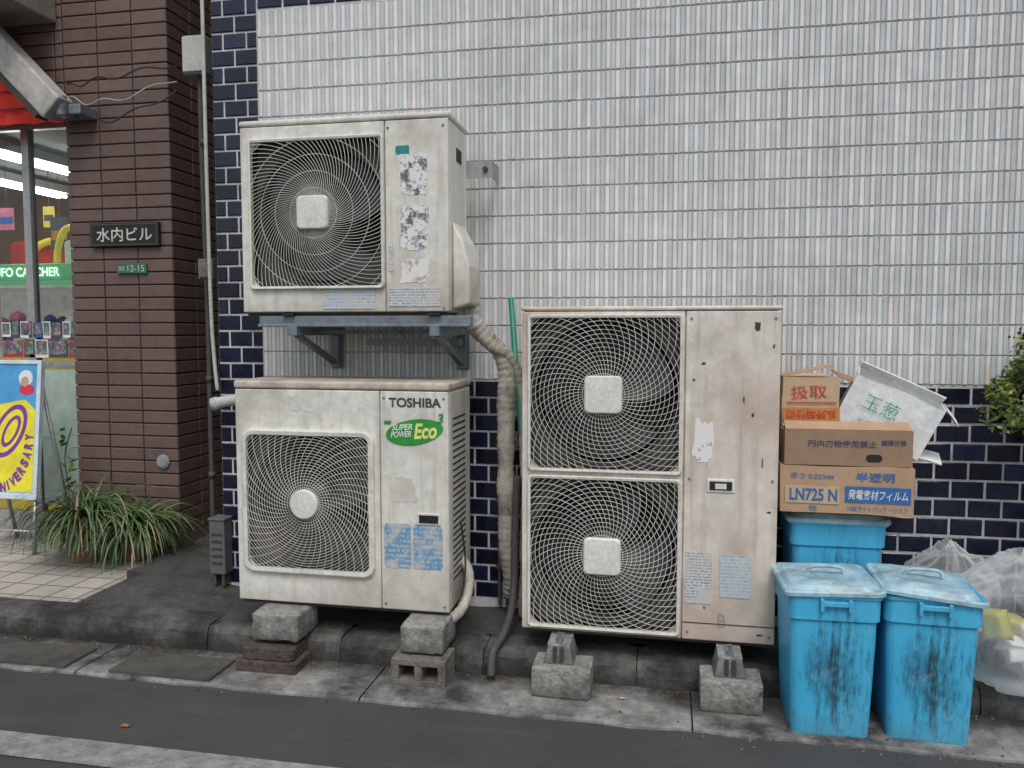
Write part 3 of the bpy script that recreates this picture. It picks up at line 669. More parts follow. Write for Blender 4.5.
block('support_block',-1.655,-1.44,-.645,-.51,.057,.105,TIMB,'dark damp brick under a concrete block',.003,.03)
block('support_block',-1.63,-1.43,-.61,-.42,.124,.231,CONC,'grey concrete block under the lower unit')
b=B(); X0,X1=-1.025,-.81
b.box(X0,X1,-.66,-.515,.012,.035); b.box(X0,X1,-.66,-.515,.09,.115)
for x in (X0,X0+.0925,X1-.03): b.box(x,x+.03,-.66,-.515,.035,.09)
b.box(X0+.03,X1-.03,-.53,-.515,.035,.09,1)
b.obj('hollow_block',[CONCD,DARK],bevel=.003,label='stained hollow concrete block with open cells',cat='concrete block',group='blocks propping the outdoor units')
block('support_block',-1.0,-.83,-.62,-.42,.124,.231,CONC,'grey concrete block on a hollow block')
block('support_block',-.48,-.262,-.66,-.51,.012,.125,CONC,'grey concrete block under twin-fan unit foot')
block('support_block',.13,.345,-.66,-.51,.012,.125,CONC,'grey concrete block under twin-fan unit foot')
for cx in (-.385,.235):
    r=root('mounting_foot',(cx,-.53,.127),'small pale mounting foot bolted on a concrete block','mounting foot','mounting feet under the twin-fan unit')
    b=B(); V=lambda w,d,z:rrect(cx,-.54,w,d,.006,z,3)
    b.loft([V(.115,.16,.127),V(.105,.15,.14),V(.085,.14,.18),V(.085,.14,.196)]); b.obj('rubber_foot',GUT if False else CONC,r)
    b=B(); b.box(cx-.014,cx+.014,-.60,-.50,.1965,.203); b.cyl((cx,-.585,.203),(cx,-.585,.235),.007,8); b.cyl((cx,-.585,.203),(cx,-.585,.213),.014,6); b.obj('bolt',GALV,r)
    b=B(); b.box(cx-.02,cx-.006,-.622,-.608,.135,.19); b.box(cx+.006,cx+.02,-.622,-.608,.135,.19); b.obj('foot_slots',SEAM,r)
# ------------------------------------------------------------ pipes
def wrapped(path,r,band=.028,n=16,deep=.12):
    P=smooth_path(path,24); out=[];rs=[];L=0
    for i,p in enumerate(P):
        if i: L+=(P[i]-P[i-1]).length
        f=(L/band)%1
        out.append(p+noise.noise_vector(p*6)*.006); rs.append(r*(1-deep*f)*(1+.2*noise.noise(p*9)))
    b=B(); b.tube(out,rs,n); return b
b=wrapped([(-.82,-.26,1.50),(-.80,-.25,1.40),(-.74,-.22,1.33),(-.69,-.2,1.27),(-.665,-.19,1.15),(-.67,-.19,.9),(-.665,-.19,.6),(-.66,-.17,.35),(-.66,-.12,.22)],.039)
b.obj('insulated_pipe',WRAP,smooth=True,label='beige tape-wrapped refrigerant pipe running down the wall',cat='pipe')
b=wrapped([(-.86,-.28,1.50),(-.84,-.27,1.42),(-.77,-.25,1.36),(-.72,-.24,1.30),(-.64,-.2,1.24),(-.60,-.16,1.05),(-.59,-.16,.6),(-.595,-.16,.13)],.026)
b.obj('insulated_pipe',WRAP,smooth=True,label='thin tape-wrapped pipe beside the thick one',cat='pipe')
b=wrapped([(-.84,-.28,.40),(-.80,-.33,.37),(-.785,-.39,.31),(-.80,-.44,.245),(-.85,-.46,.205),(-.91,-.465,.19)],.021)
b.obj('insulated_pipe',grime('pale_wrapped_pipe',(.48,.46,.40),dirt=(.12,.10,.08),amt=.7,rough=.7,scale=14,bump=.1),smooth=True,label='pale wrapped pipe curling out beneath the lower unit',cat='pipe')
b=B(); b.tube(smooth_path([(-.62,-.20,.75),(-.625,-.22,.50),(-.62,-.26,.32),(-.62,-.33,.21),(-.63,-.44,.155),(-.655,-.52,.11),(-.655,-.555,.03)]),.016,12); b.obj('drain_hose',PIPED,smooth=True,label='dark bent drain hose over the kerb edge',cat='hose')
b=B(); b.tube([(-.642,-.22,1.50),(-.565,-.08,.14)],.012,10); b.obj('green_pole',GREEN,smooth=True,label='slim straight green pole leaning behind the twin-fan unit',cat='pole')
b=B(); b.tube(smooth_path([(-.80,-.45,.60),(-.79,-.42,.42),(-.80,-.45,.3)]),.004,6)
b.obj('thin_cable',CAB,label='thin black cable hanging beside the lower unit',cat='cable')
for x,zt in ((-.735,.9),(-.70,1.05)):
    b=B(); b.box(x,x+.014,-.05,-.035,.13,zt)
    for z in (.3,.6,.85): b.box(x-.008,x+.022,-.055,-.033,z,z+.015)
    b.obj('wall_channel',PIPED,label='dark slim clamped conduit on navy tiles',cat='conduit',group='conduits on the navy tiles')
# ------------------------------------------------------------ bins
def binmat():
    m,nt,b=base('blue_bin_plastic'); v=coord(nt)
    c=mixn(nt,mr(nt,noisen(nt,v,5,3),.3,.7),(.045,.39,.65),(.08,.47,.74))
    s=nt.nodes.new('ShaderNodeSeparateXYZ'); nt.links.new(v,s.inputs[0])
    ax=mth(nt,'ABSOLUTE',mth(nt,'ADD',s.outputs[0],-.01)); fx=mr(nt,ax,.01,.13,1,0)
    az=mth(nt,'ABSOLUTE',mth(nt,'ADD',s.outputs[2],-.23)); fz=mr(nt,az,.05,.25,1,0)
    w=mth(nt,'MULTIPLY',fx,fz)
    n=noisen(nt,v,22,6,.72,(2.4,1,.28)); n2=noisen(nt,v,45,4,.8,(1.5,1,.6))
    nn=mth(nt,'ADD',mth(nt,'MULTIPLY',n,.65),mth(nt,'MULTIPLY',n2,.35))
    f=mr(nt,mth(nt,'ADD',nn,mth(nt,'MULTIPLY',w,.20)),.54,.74,0,.92)
    c=mixn(nt,f,c,(.022,.035,.038))
    c=mixn(nt,mr(nt,noisen(nt,v,1,5,.7,(30,30,2)),.55,.75,0,.4),c,(.05,.16,.22))
    c=mixn(nt,mr(nt,noisen(nt,v,9,5,.8),.58,.7,0,.35),c,(.26,.42,.50))
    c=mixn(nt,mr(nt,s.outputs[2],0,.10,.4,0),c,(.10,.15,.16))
    nt.links.new(c,b.inputs['Base Color']); b.inputs['Roughness'].default_value=.42; return m
BINB=binmat()
CLIPM=grime('blue_clip_plastic',(.07,.42,.66),dirt=(.10,.22,.28),amt=.6,rough=.45,scale=14,streak=0,bump=0)
LIDM=grime('faded_lid_plastic',(.42,.58,.64),dirt=(.22,.26,.27),amt=.8,rough=.55,scale=9,streak=0,bump=.08,mid=(.16,.42,.56),midamt=.7,lo=.45,hi=.64)
def bin_(cx,cy,z0,label,rz,H=.50,W=.312,D=.32,sag=0.,clip=True):
    rt=root('rubbish_bin',(cx,cy,z0),label,'rubbish bin','blue plastic rubbish bins',rz)
    s=lambda w,d,z,r=.030:rrect(cx,cy,w,d,r,z0+z,5)
    b=B(); secs=[s(W*.79,D*.80,0,.02),s(W*.805,D*.815,.010),s(W*.88,D*.89,H*.62),s(W*.89,D*.90,H*.80),s(W*.94,D*.95,H*.815),s(W*.945,D*.955,H*.96),s(W*.985,D*.985,H*.965),s(W*.985,D*.985,H*.99),s(W*.92,D*.92,H*.99),s(W*.90,D*.90,H*.9)]
    b.loft(secs,0,True,True)
    for p in b.v: p.x+=.004*noise.noise(p*5); p.y+=.004*noise.noise(p*5+Vector((4,0,0)))
    b.obj('body',BINB,rt)
    b=B(); b.loft([s(W*1.0,D*1.0,H-.004),s(W*1.025,D*1.025,H-.005),s(W*1.03,D*1.03,H+.006),s(W*1.0,D*1.0,H+.012),s(W*.92,D*.92,H+.009,.045),s(W*.84,D*.84,H+.022,.05),s(W*.55,D*.55,H+.026,.04),s(W*.3,D*.3,H+.022,.03)],0,True,True)
    for p in b.v:
        p.z+=sag*((p.x-cx)/W)+.006*noise.noise(p*11)-.010*abs(p.x-cx)/W
    ld=b.obj('lid',LIDM,rt)
    b=B(); hz=z0+H+.022
    b.tube(smooth_path([(cx-.06,cy,hz-.004),(cx-.052,cy,hz+.018),(cx-.025,cy,hz+.024),(cx+.025,cy,hz+.024),(cx+.052,cy,hz+.018),(cx+.06,cy,hz-.004)]),.007,8); b.obj('lid_handle',LIDM,ld,smooth=True)
    if clip:
        b=B(); yv=cy-D*.485
        b.box(cx-.042,cx+.042,yv-.014,yv-.004,z0+H*.915,z0+H*.95); b.box(cx-.05,cx-.038,yv-.016,yv,z0+H*.88,z0+H*.965); b.box(cx+.038,cx+.05,yv-.016,yv,z0+H*.88,z0+H*.965)
        b.obj('side_clip',CLIPM,rt,bevel=.003)
    return rt
bin_(.548,-.62,.006,'blue plastic bin with mould stains and faded lid',.03,sag=.01)
bin_(.868,-.60,.006,'blue plastic bin with mould stains, lid slightly askew',-.05,sag=-.022)
bin_(.635,-.22,.125,'blue plastic bin on the kerb carrying cardboard boxes',0,.535,.36,.34,clip=False)
# ------------------------------------------------------------ boxes
def cardm(name,c,d=(.2,.13,.08)):
    return grime(name,c,dirt=d,amt=.35,rough=.85,scale=5,streak=0,bump=.08,bscale=90,var=.08)
CB=cardm('cardboard',(.45,.295,.185)); CB2=cardm('cardboard_dark',(.30,.20,.13)); CB3=cardm('cardboard_light',(.52,.38,.235)); WB=grime('white_carton',(.84,.86,.85),dirt=(.45,.45,.42),amt=.4,rough=.7,scale=7,streak=0,bump=.06)
CBL=plain('print_blue',(.03,.13,.36),.7); CRD=plain('print_red',(.50,.06,.04),.7); CGR=plain('print_green',(.02,.36,.20),.7); CWH=plain('print_white',(.70,.66,.58),.7); PDK=plain('print_dark',(.05,.06,.10),.7); COR=plain('print_orange',(.55,.22,.06),.7)
g='cardboard boxes piled on the bins'
r=root('cardboard_box',(.65,-.3,.70),'brown cardboard box printed with blue lettering','box',g,rz=math.radians(-2))
def crate(b,x0,x1,y0,y1,z0,z1,mi=0,k=.004,M=None,nx=8):
    bm=bmesh.new(); bmesh.ops.create_cube(bm,size=1); bmesh.ops.subdivide_edges(bm,edges=bm.edges[:],cuts=nx,use_grid_fill=True)
    sd=random.random()*30; vs=[]
    for v in bm.verts:
        p=Vector((x0+(v.co.x+.5)*(x1-x0),y0+(v.co.y+.5)*(y1-y0),z0+(v.co.z+.5)*(z1-z0)))
        q=noise.noise_vector(p*7+Vector((sd,0,0)))*k
        q.y*=.15 if v.co.y<-.49 else 1
        p+=q
        vs.append(M@p if M else p)
    b.add(vs,[[v.index for v in f.verts] for f in bm.faces],mi); bm.free()
b=B(); crate(b,.42,.878,-.45,-.12,.70,.873); b.obj('carton',CB,r)
y=-.4525
flat('pale_panel',.437,.625,.735,.80,y,CB3,r,.001)
text('lettering','LN725 N',.535,.767,.165,.047,y-.0018,CBL,r,bold=.03)
flat('blue_panel',.645,.865,.745,.803,y,CBL,r,.001)
text('lettering','発電素材フィルム',.755,.774,.20,.036,y-.0018,CWH,r,bold=.012,slant=.15)
text('lettering','半透明',.745,.838,.13,.034,y,CBL,r,bold=.02)
text('lettering','厚さ 0.025㎜',.53,.835,.15,.022,y,CBL,r)
text('lettering','130Eライトパッケージ入り',.755,.722,.2,.02,y,CBL,r)
text('lettering','枚',.535,.718,.03,.022,y,CBL,r)
r=root('cardboard_box',(.65,-.3,.875),'open dark-brown cardboard box with a hand hole','box',g,rz=math.radians(1))
b=B(); b.box(.425,.865,-.44,-.432,.876,1.005); b.box(.425,.865,-.13,-.122,.876,1.005); b.box(.425,.433,-.432,-.13,.876,1.0); b.box(.857,.865,-.432,-.13,.876,1.0); b.box(.433,.857,-.432,-.13,.876,.884); b.obj('carton',CB2,r)
b=B(); M=Matrix.Translation((.645,-.435,1.005))@Euler((math.radians(-60),0,0)).to_matrix().to_4x4(); b.box(-.218,.218,-.003,.003,0,.05,0,M); b.obj('flap',CB,r)
V=lambda s_,h,y:[Vector((p.x,y,p.y)) for p in rrect(.735,.905,s_,h,min(s_,h)*.49,0,5)]
b=B(); b.loft([V(.055,.028,-.441),V(.055,.028,-.4412)]); b.obj('hand_hole',DARK,r)
text('lettering','円内刃物使用禁止',.625,.955,.235,.026,-.4415,PDK,r,bold=.015)
text('lettering','横積厳禁',.80,.962,.085,.022,-.4415,PDK,r,bold=.015)
r=root('cardboard_box',(.53,-.26,1.0),'light-brown fruit carton with red handling marks','box',g,rz=math.radians(4))
b=B(); crate(b,.425,.635,-.33,-.10,1.0,1.19,k=.008); b.obj('carton',CB3,r)
flat('orange_band',.427,.633,1.025,1.075,-.3345,COR,r,.001)
text('lettering','扱取',.52,1.135,.13,.05,-.3335,CRD,r,rot=.05,bold=.0)
text('lettering','拡張無効切',.53,1.05,.18,.034,-.337,CRD,r,rot=math.pi,bold=.02)
flat('red_line',.44,.62,1.093,1.097,-.3345,CRD,r,.001)
for (tx,ty,tz,ex,ey,w_,h_,mm) in ((.63,-.33,1.19,8,20,.13,.16,CB2),(.425,-.33,1.192,0,-12,.19,.10,CB)):
    b=B(); M=Matrix.Translation((tx,ty,tz))@Euler((math.radians(ex),math.radians(ey),0)).to_matrix().to_4x4(); b.box(0,w_,0,h_,0,.004,0,M); b.obj('flap',mm,r)
# tilted white carton
r=root('white_carton',(.82,-.3,.96),'white produce carton tilted, with green Japanese lettering','box',g)
Mw=Matrix.Translation((.795,-.36,1.055))@Matrix.Rotation(math.radians(25),4,'Y')@Matrix.Rotation(math.radians(-10),4,'Z')@Matrix.Rotation(math.radians(10),4,'X')
PL=Mw@Euler((math.radians(90),0,0)).to_matrix().to_4x4()
b=B(); t=.004
crate(b,-.155,.165,0,t,-.10,.10,0,.005,Mw,10); crate(b,-.155,.165,.19,.19+t,-.10,.10,0,.006,Mw,8)
crate(b,-.155,-.155+t,t,.19,-.10,.10,0,.003,Mw,6); crate(b,.165-t,.165,t,.19,-.10,.10,0,.003,Mw,6); crate(b,-.155,.165,0,.19,-.104,-.10,0,.003,Mw,6)
b.obj('carton',WB,r)
def flap(b,M,w,h,k=.0015,n=4,th=.004):
    for s_ in (0,th):
        vs=[M@Vector((w*i/n,h*j/n,s_+k*math.sin(i*1.3+j)*(i/n))) for i in range(n+1) for j in range(n+1)]
        b.add(vs,[(i*(n+1)+j,i*(n+1)+j+1,(i+1)*(n+1)+j+1,(i+1)*(n+1)+j) for i in range(n) for j in range(n)])
for (tx,ty,tz,ex,ey,ez,w_,h_) in ((.165,.005,.10,0,30,0,.07,.18),(.165,.005,-.10,0,-12,0,.08,.18)):
    b=B(); flap(b,Mw@Matrix.Translation((tx,ty,tz))@Euler(tuple(math.radians(q) for q in (ex,ey,ez))).to_matrix().to_4x4(),w_,h_); b.obj('flap',WB,r)
b=B(); b.box(-.155,.165,-.0035,0,-.003,.05,0,Mw@Matrix.Translation((0,.192,.10))@Matrix.Rotation(math.radians(55),4,'X')); b.obj('flap',WB,r)
text('lettering','玉葱',-.03,.02,.125,.058,.0065,CGR,r,plane=PL,bold=-.012)
text('small_lettering','北海道産 L',-.02,-.055,.13,.016,.0065,CGR,r,plane=PL)
# ------------------------------------------------------------ plastic bag
def bagm():
    m,nt,b=base('translucent_bag'); out=[n for n in nt.nodes if n.type=='OUTPUT_MATERIAL'][0]
    b.inputs['Base Color'].default_value=(.92,.94,.96,1); b.inputs['Roughness'].default_value=.12
    tr=nt.nodes.new('ShaderNodeBsdfTransparent'); tr.inputs[0].default_value=(.97,.985,.99,1); tl=nt.nodes.new('ShaderNodeBsdfTranslucent'); tl.inputs[0].default_value=(.95,.97,.98,1)
    m1=nt.nodes.new('ShaderNodeMixShader'); m1.inputs[0].default_value=.3; nt.links.new(b.outputs[0],m1.inputs[1]); nt.links.new(tl.outputs[0],m1.inputs[2])
    m2=nt.nodes.new('ShaderNodeMixShader'); v=coord(nt)
    lw=nt.nodes.new('ShaderNodeLayerWeight'); lw.inputs[0].default_value=.4
    f=mth(nt,'MULTIPLY',mr(nt,lw.outputs['Facing'],0,.75,.88,.20),mr(nt,noisen(nt,v,6,2),.35,.65,.85,1.05))
    nt.links.new(f,m2.inputs[0]); nt.links.new(m1.outputs[0],m2.inputs[1]); nt.links.new(tr.outputs[0],m2.inputs[2]); nt.links.new(m2.outputs[0],out.inputs[0]); return m
BAG=bagm()
PAPW=plain('crumpled_paper',(.7,.7,.68),.8); YW=plain('yellow_wrap',(.5,.47,.14),.5); PBL=plain('pale_blue_wrap',(.4,.5,.55),.5)
def bag(label,cx,cy,z0,rx,ry,rz_,sd,cont):
    r=root('rubbish_bag',(cx,cy,z0),label,'rubbish bag','translucent rubbish bags')
    b=B(); nu,nv=150,90; vs=[];fs=[]; O=Vector((sd,sd*.7,4))
    for j in range(nv+1):
        ph=math.pi*j/nv
        for i in range(nu):
            a=2*math.pi*i/nu
            d=Vector((math.sin(ph)*math.cos(a),math.sin(ph)*math.sin(a),-math.cos(ph)))
            q=Vector((d.x*2.3,d.y*2.3,d.z*.9))+O
            q+=noise.noise_vector(q*.8)*.9
            r1=noise.noise(q*.8); r2=abs(noise.noise(q*1.7)); r3=abs(noise.noise(q*3.8))
            k=1.0+.14*r1+.12*r2+.05*r3-.03
            p=Vector((d.x*rx*k,d.y*ry*k,d.z*rz_*k))
            if p.z>rz_*.5:
                u=min(1.2,(p.z-rz_*.5)/(rz_*.6)); g_=1-.38*min(1,u); fold=1+.12*u*math.sin(a*7+sd); p.x*=g_*fold; p.y*=g_*fold; p.z+=.015*u*math.sin(a*3)
            p.z=max(p.z,-rz_*.8)
            vs.append((cx+p.x,cy+p.y,z0+rz_*.8+.004+p.z))
    for j in range(nv):
        for i in range(nu): fs.append((j*nu+i,j*nu+(i+1)%nu,(j+1)*nu+(i+1)%nu,(j+1)*nu+i))
    b.add(vs,fs); b.obj('film',BAG,r,smooth=True)
    for k in range(cont):
        s_=random.uniform(.7,1.2); p=Vector((cx+random.uniform(-.5,.5)*rx,cy+random.uniform(-.4,.4)*ry,z0+random.uniform(.3,1.3)*rz_)); M=Matrix.Translation(p)@Euler((random.random()*3,random.random()*3,0)).to_matrix().to_4x4()@Matrix.Scale(s_,4)
        b=B(); crate(b,-.05,.05,-.03,.03,-.035,.035,0,.03,M,5); b.obj('wrapped_rubbish',[PAPW,PBL,YW,PAPW,DGRY,WHT][k%6],r,smooth=True)
bag('thin translucent white rubbish bag beside the bins',1.245,-.42,.12,.26,.20,.25,3.,12)
bag('pale translucent rubbish bag slumped behind the bins',1.09,-.15,.12,.18,.12,.23,8.,5)
# ------------------------------------------------------------ plants
def leafm(name):
    m,nt,b=base(name); a=nt.nodes.new('ShaderNodeVertexColor'); a.layer_name='tint'
    nt.links.new(a.outputs[0],b.inputs['Base Color']); b.inputs['Roughness'].default_value=.45; return m
LEAF=leafm('leaf'); TERRA=grime('terracotta',(.24,.12,.075),dirt=(.06,.05,.04),amt=.6,rough=.85,scale=12)
def spider(cx,cy,z0,nl,L,seed,label,pr=.12,phh=.17,low=.11):
    random.seed(seed); rt=root('potted_plant',(cx,cy,z0),label,'potted plant','potted plants by the brick wall')
    C=lambda r,z:[Vector((cx+r*math.cos(i*math.pi/14),cy+r*math.sin(i*math.pi/14),z0+z)) for i in range(28)]
    b=B(); b.loft([C(pr*.7,0),C(pr*.95,phh*.85),C(pr*1.08,phh*.85),C(pr*1.08,phh),C(pr*.95,phh),C(pr*.9,phh*.86)],0,True,True); b.obj('pot',TERRA,rt)
    b=B()
    for k in range(nl):
        a=random.uniform(0,2*math.pi); l=L*random.uniform(.5,1.12); up=random.uniform(.5,1.5); w=random.uniform(.0035,.0065)
        p=Vector((cx+random.uniform(-.07,.07),cy+random.uniform(-.07,.07),z0+phh-.01)); d=Vector((math.cos(a),math.sin(a),0)); el=up; pts=[]; N=10
        fr=math.sin(a)<-.3
        for i in range(N+1):
            pts.append(p.copy()); p=p+(d*math.cos(el)+Vector((0,0,math.sin(el))))*(l/N); el-=random.uniform(.12,.38)
            p.z=max(p.z,z0+(low if fr and random.random()<.9 else .01))
        s=Vector((-d.y,d.x,0)); vs=[]
        for i,q in enumerate(pts):
            ww=w*(1-(i/N)**2.2)+.0006; vs+= [q-s*ww,q+s*ww+Vector((0,0,.002))]
        t=random.random(); col=(.03+.06*t,.065+.09*t,.018+.035*t)
        if random.random()<.18: col=(.20,.23,.11)
        if random.random()<.06: col=(.17,.12,.06)
        b.add(vs,[(2*i,2*i+1,2*i+3,2*i+2) for i in range(N)],0,col)
    b.obj('foliage',LEAF,rt)
spider(-3.10,.28,.12,560,.50,3,'bushy spider plant in a terracotta pot on paving')
spider(-2.84,.33,.12,460,.42,4,'spider plant with arching leaves against brick wall',pr=.09,phh=.13,low=.01)
random.seed(11)
rt=root('tall_sprig',(-3.32,.40,.12),'tall thin leafy sprig growing beside the pots','plant')
b=B(); b.tube(smooth_path([(-3.32,.40,.12),(-3.30,.40,.4),(-3.32,.40,.65),(-3.27,.40,.82)]),.004,6); b.obj('stem',plain('stem',(.08,.12,.04),.6),rt)
b=B()
for k in range(60):
    p=Vector((-3.31+random.uniform(-.05,.05),.4+random.uniform(-.03,.03),.35+.45*random.random())); a=random.random()*6.3; d=Vector((math.cos(a),math.sin(a)*.6,random.uniform(-.2,.6))).normalized(); s=d.cross(Vector((0,.3,1))).normalized(); l=random.uniform(.05,.10)
    b.add([p,p+d*l*.5+s*.014,p+d*l,p+d*l*.5-s*.014],[(0,1,2,3)],0,(.06+.05*random.random(),.16+.1*random.random(),.03))
b.obj('leaves',LEAF,rt)
SX=1.50
rt=root('shrub',(SX,-.28,.12),'dense leafy green shrub in a pot beside navy tiled wall','shrub')
C=lambda r,z:[Vector((SX+r*math.cos(i*math.pi/14),-.28+r*math.sin(i*math.pi/14),.12+z)) for i in range(28)]
b=B(); b.loft([C(.12,0),C(.16,.26),C(.175,.26),C(.175,.30),C(.15,.30),C(.14,.27)]); b.obj('pot',TERRA,rt)
b=B(); b.tube(smooth_path([(SX,-.28,.38),(SX+.01,-.28,.7),(SX-.02,-.28,.95),(SX-.03,-.28,1.25)]),[.02-.0004*i for i in range(25)],8)
for k in range(12):
    a=random.random()*6.3; z=random.uniform(.85,1.2); b.tube(smooth_path([(SX-.02,-.28,z),(SX-.02+.12*math.cos(a),-.28+.12*math.sin(a),z+.1),(SX-.02+.22*math.cos(a),-.28+.18*math.sin(a),z+.13)]),.006,5)
b.obj('trunk',plain('bark',(.09,.07,.05),.9),rt)
b=B()
cl=[(Vector((SX-.03+.24*math.cos(i*2.4)*((i%5)/5+.25),-.28+.2*math.sin(i*2.4)*((i%5)/5+.25),1.03+.36*(i/30))),random.uniform(.06,.10)) for i in range(30)]
for k in range(6500):
    c,rr=random.choice(cl); d=Vector((random.gauss(0,1),random.gauss(0,1),random.gauss(0,1))).normalized(); p=c+d*rr*random.random()**.4
    n=(d+Vector((random.gauss(0,.6),random.gauss(0,.6),random.gauss(0,.6)+.4))).normalized(); t=n.orthogonal().normalized(); t=(Matrix.Rotation(random.random()*6.3,3,n)@t); s=n.cross(t); l=random.uniform(.010,.019)
    q=random.random(); col=(.05+.16*q,.09+.18*q,.02+.02*q)
    if random.random()<.10: col=(.42,.25,.05)
    b.add([p-t*l,p+s*l*.45,p+t*l,p-s*l*.45],[(0,1,2,3)],0,col)
b.obj('crown',LEAF,rt)
# ------------------------------------------------------------ A-board
ab=root('standing_sign',(-3.62,.35,.12),'blue and yellow standing advertising board on steel legs','sign')
SB=plain('sign_blue',(.08,.36,.66),.35); SY=plain('sign_yellow',(.85,.76,.05),.35); SR=plain('sign_red',(.68,.03,.08),.35); SP=plain('sign_purple',(.22,.05,.34),.35); SW=plain('sign_frame',(.62,.72,.80),.35); SWW=plain('sign_white',(.8,.82,.82),.35)
SM=Matrix.Translation((-3.66,.33,.42))@Euler((math.radians(-6),0,0)).to_matrix().to_4x4()
PLs=SM@Euler((math.radians(90),0,0)).to_matrix().to_4x4()
b=B(); b.box(-.22,.22,-.010,.012,0,.78,0,SM)
b.box(-.222,-.196,-.022,-.010,0,.78,0,SM); b.box(.196,.222,-.022,-.010,0,.78,0,SM); b.box(-.196,.196,-.022,-.010,.758,.78,0,SM); b.box(-.196,.196,-.022,-.010,0,.035,0,SM); b.obj('panel',SW,ab,bevel=.003)
b=B(); b.box(-.196,.196,-.0145,-.0105,.035,.758,0,SM); b.obj('blue_field',SB,ab)
b=B()
def ell(cx,cz,rx,rz_,d,mi,n=36,tilt=0.):
    b.add([SM@Vector((cx+rx*math.cos(i*2*math.pi/n)*math.cos(tilt)-rz_*math.sin(i*2*math.pi/n)*math.sin(tilt),-d,cz+rx*math.cos(i*2*math.pi/n)*math.sin(tilt)+rz_*math.sin(i*2*math.pi/n)*math.cos(tilt))) for i in range(n)],[tuple(range(n))],mi)
b.add([SM@Vector(p) for p in ((-.19,-.0152,.04),(.19,-.0152,.04),(.19,-.0152,.50),(.12,-.0152,.56),(-.19,-.0152,.5))],[(0,1,2,3,4)],0)
ell(.03,.38,.09,.165,.0162,1,tilt=-.5); ell(.03,.38,.068,.135,.0168,0,tilt=-.5); ell(.04,.38,.045,.10,.0172,1,tilt=-.5); ell(.04,.38,.028,.075,.0176,0,tilt=-.5)
ell(.12,.68,.045,.045,.0155,3); ell(.115,.66,.026,.028,.016,4); ell(.13,.615,.05,.03,.0158,2)
b.obj('graphics',[SY,SP,SR,SWW,plain('sign_skin',(.55,.35,.25),.5)],ab)
word='ANNIVERSARY'
for i,ch in enumerate(word):
    t=i/(len(word)-1); ang=-1.75+t*1.75; px=-.03+.19*math.cos(ang); pz=.35+.29*math.sin(ang)
    text('letter',ch,px,pz,.034 if ch!='I' else .010,.055,.0185,SP,ab,rot=ang+math.pi/2,plane=PLs,bold=.05)
text('small_lettering','5周年',-.08,.17,.12,.03,.0185,SR,ab,rot=.1,plane=PLs,bold=.02)
for x in (-3.86,-3.46):
    b=B(); b.tube([(x,.33,.45),(x,.31,.118)],.011,8); b.tube([(x,.40,1.1),(x,.62,.118)],.011,8); b.obj('leg',ALU,ab,smooth=True)
b=B(); b.tube([(-3.86,.32,.24),(-3.46,.32,.24)],.008,8); b.obj('cross_bar',ALU,ab,smooth=True)
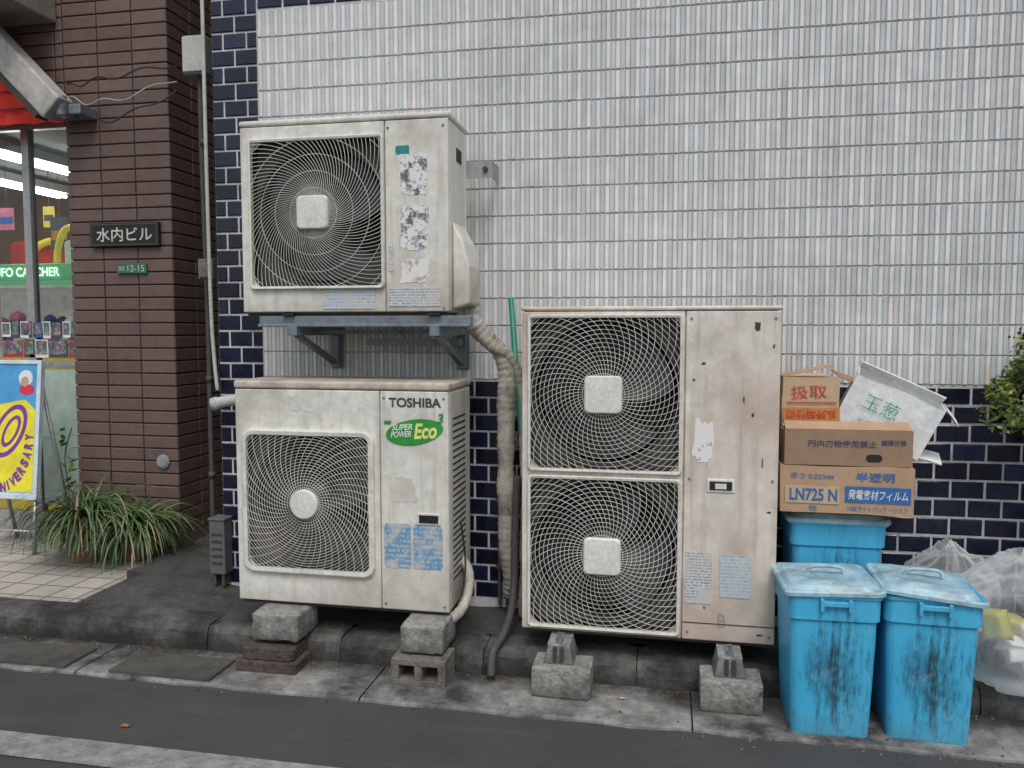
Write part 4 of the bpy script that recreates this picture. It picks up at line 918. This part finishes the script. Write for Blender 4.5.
# ------------------------------------------------------------ street details
COV=grime('drain_cover',(.085,.08,.072),dirt=(.025,.023,.02),amt=.8,rough=.85,scale=6,streak=0,bump=.6,bscale=60)
for (x0,x1) in ((-2.16,-1.72),(-2.95,-2.36)):
    b=B(); b.box(x0,x1,-.775,-.585,.005,.024)
    for k in range(2): b.box(x0+.05+k*(x1-x0-.14),x0+.09+k*(x1-x0-.14),-.70,-.66,.0242,.026)
    b.obj('drain_cover',COV,bevel=.006,label='dark weathered slab cover set in the gutter',cat='drain cover',group='drain covers in the gutter')
random.seed(5)
b=B()
for k in range(420):
    x=random.uniform(-3,1.3); y=random.choice((random.gauss(-.53,.02),random.gauss(-.53,.02),random.gauss(-.79,.04)))
    if y>-.505: continue
    z=.014 if y>-.79 else .002
    s=random.uniform(.0015,.005); M=Matrix.Translation((x,y,z))@Euler((random.random(),random.random(),random.random()*6)).to_matrix().to_4x4()
    b.box(-s,s,-s*.7,s*.7,-s*.4,s*.5,random.randrange(2),M)
b.obj('grit',[CONCD,plain('leaf_bits',(.09,.06,.03),.9)],kind='stuff',label='scattered grit and leaf crumbs in the gutter',cat='debris')
def leaf(x,y,z,s,col,rz,label='dry orange leaf lying on the asphalt'):
    b=B(); n=14; vs=[Vector((x+s*math.cos(rz+i*2*math.pi/n)*(1+.3*math.cos(3*i)),y+s*.6*math.sin(rz+i*2*math.pi/n)*(1+.3*math.cos(3*i)),z+.004*abs(math.sin(i*2.)))) for i in range(n)]
    b.add(vs,[tuple(range(n))]); b.obj('fallen_leaf',plain('dry_leaf',col,.8),label=label,cat='leaf',group='fallen leaves')
leaf(-1.82,-1.13,.006,.016,(.42,.16,.05),.4); leaf(-.15,-.62,.016,.014,(.4,.37,.3),1.,'pale dry leaf lying in the gutter')
# ------------------------------------------------------------ light
w=bpy.data.worlds.new('World'); S.world=w; w.use_nodes=True; nt=w.node_tree; bg=nt.nodes['Background']
sk=nt.nodes.new('ShaderNodeTexSky'); sk.sky_type='NISHITA'; sk.sun_disc=False; sk.sun_elevation=math.radians(58); sk.sun_rotation=math.radians(165); sk.dust_density=3; sk.air_density=1.2
hs=nt.nodes.new('ShaderNodeHueSaturation'); hs.inputs['Saturation'].default_value=.5; nt.links.new(sk.outputs[0],hs.inputs['Color'])
nt.links.new(hs.outputs[0],bg.inputs[0]); bg.inputs[1].default_value=.13
l=bpy.data.lights.new('sun','SUN'); l.energy=1.35; l.angle=math.radians(25); l.color=(1,.99,.97); so=bpy.data.objects.new('sun',l); COL.objects.link(so)
so.rotation_euler=(math.radians(34),0,math.radians(15))
c=bpy.data.cameras.new('camera'); c.sensor_width=36; c.lens=28.125; c.clip_end=1000; c.clip_start=.05
co=bpy.data.objects.new('camera',c); COL.objects.link(co); co.location=(0,-3.5,1.37); co.rotation_euler=(math.radians(86.1),0,math.radians(11)); S.camera=co
for o in list(bpy.data.objects):
    if '_o' in o: del o['_o']
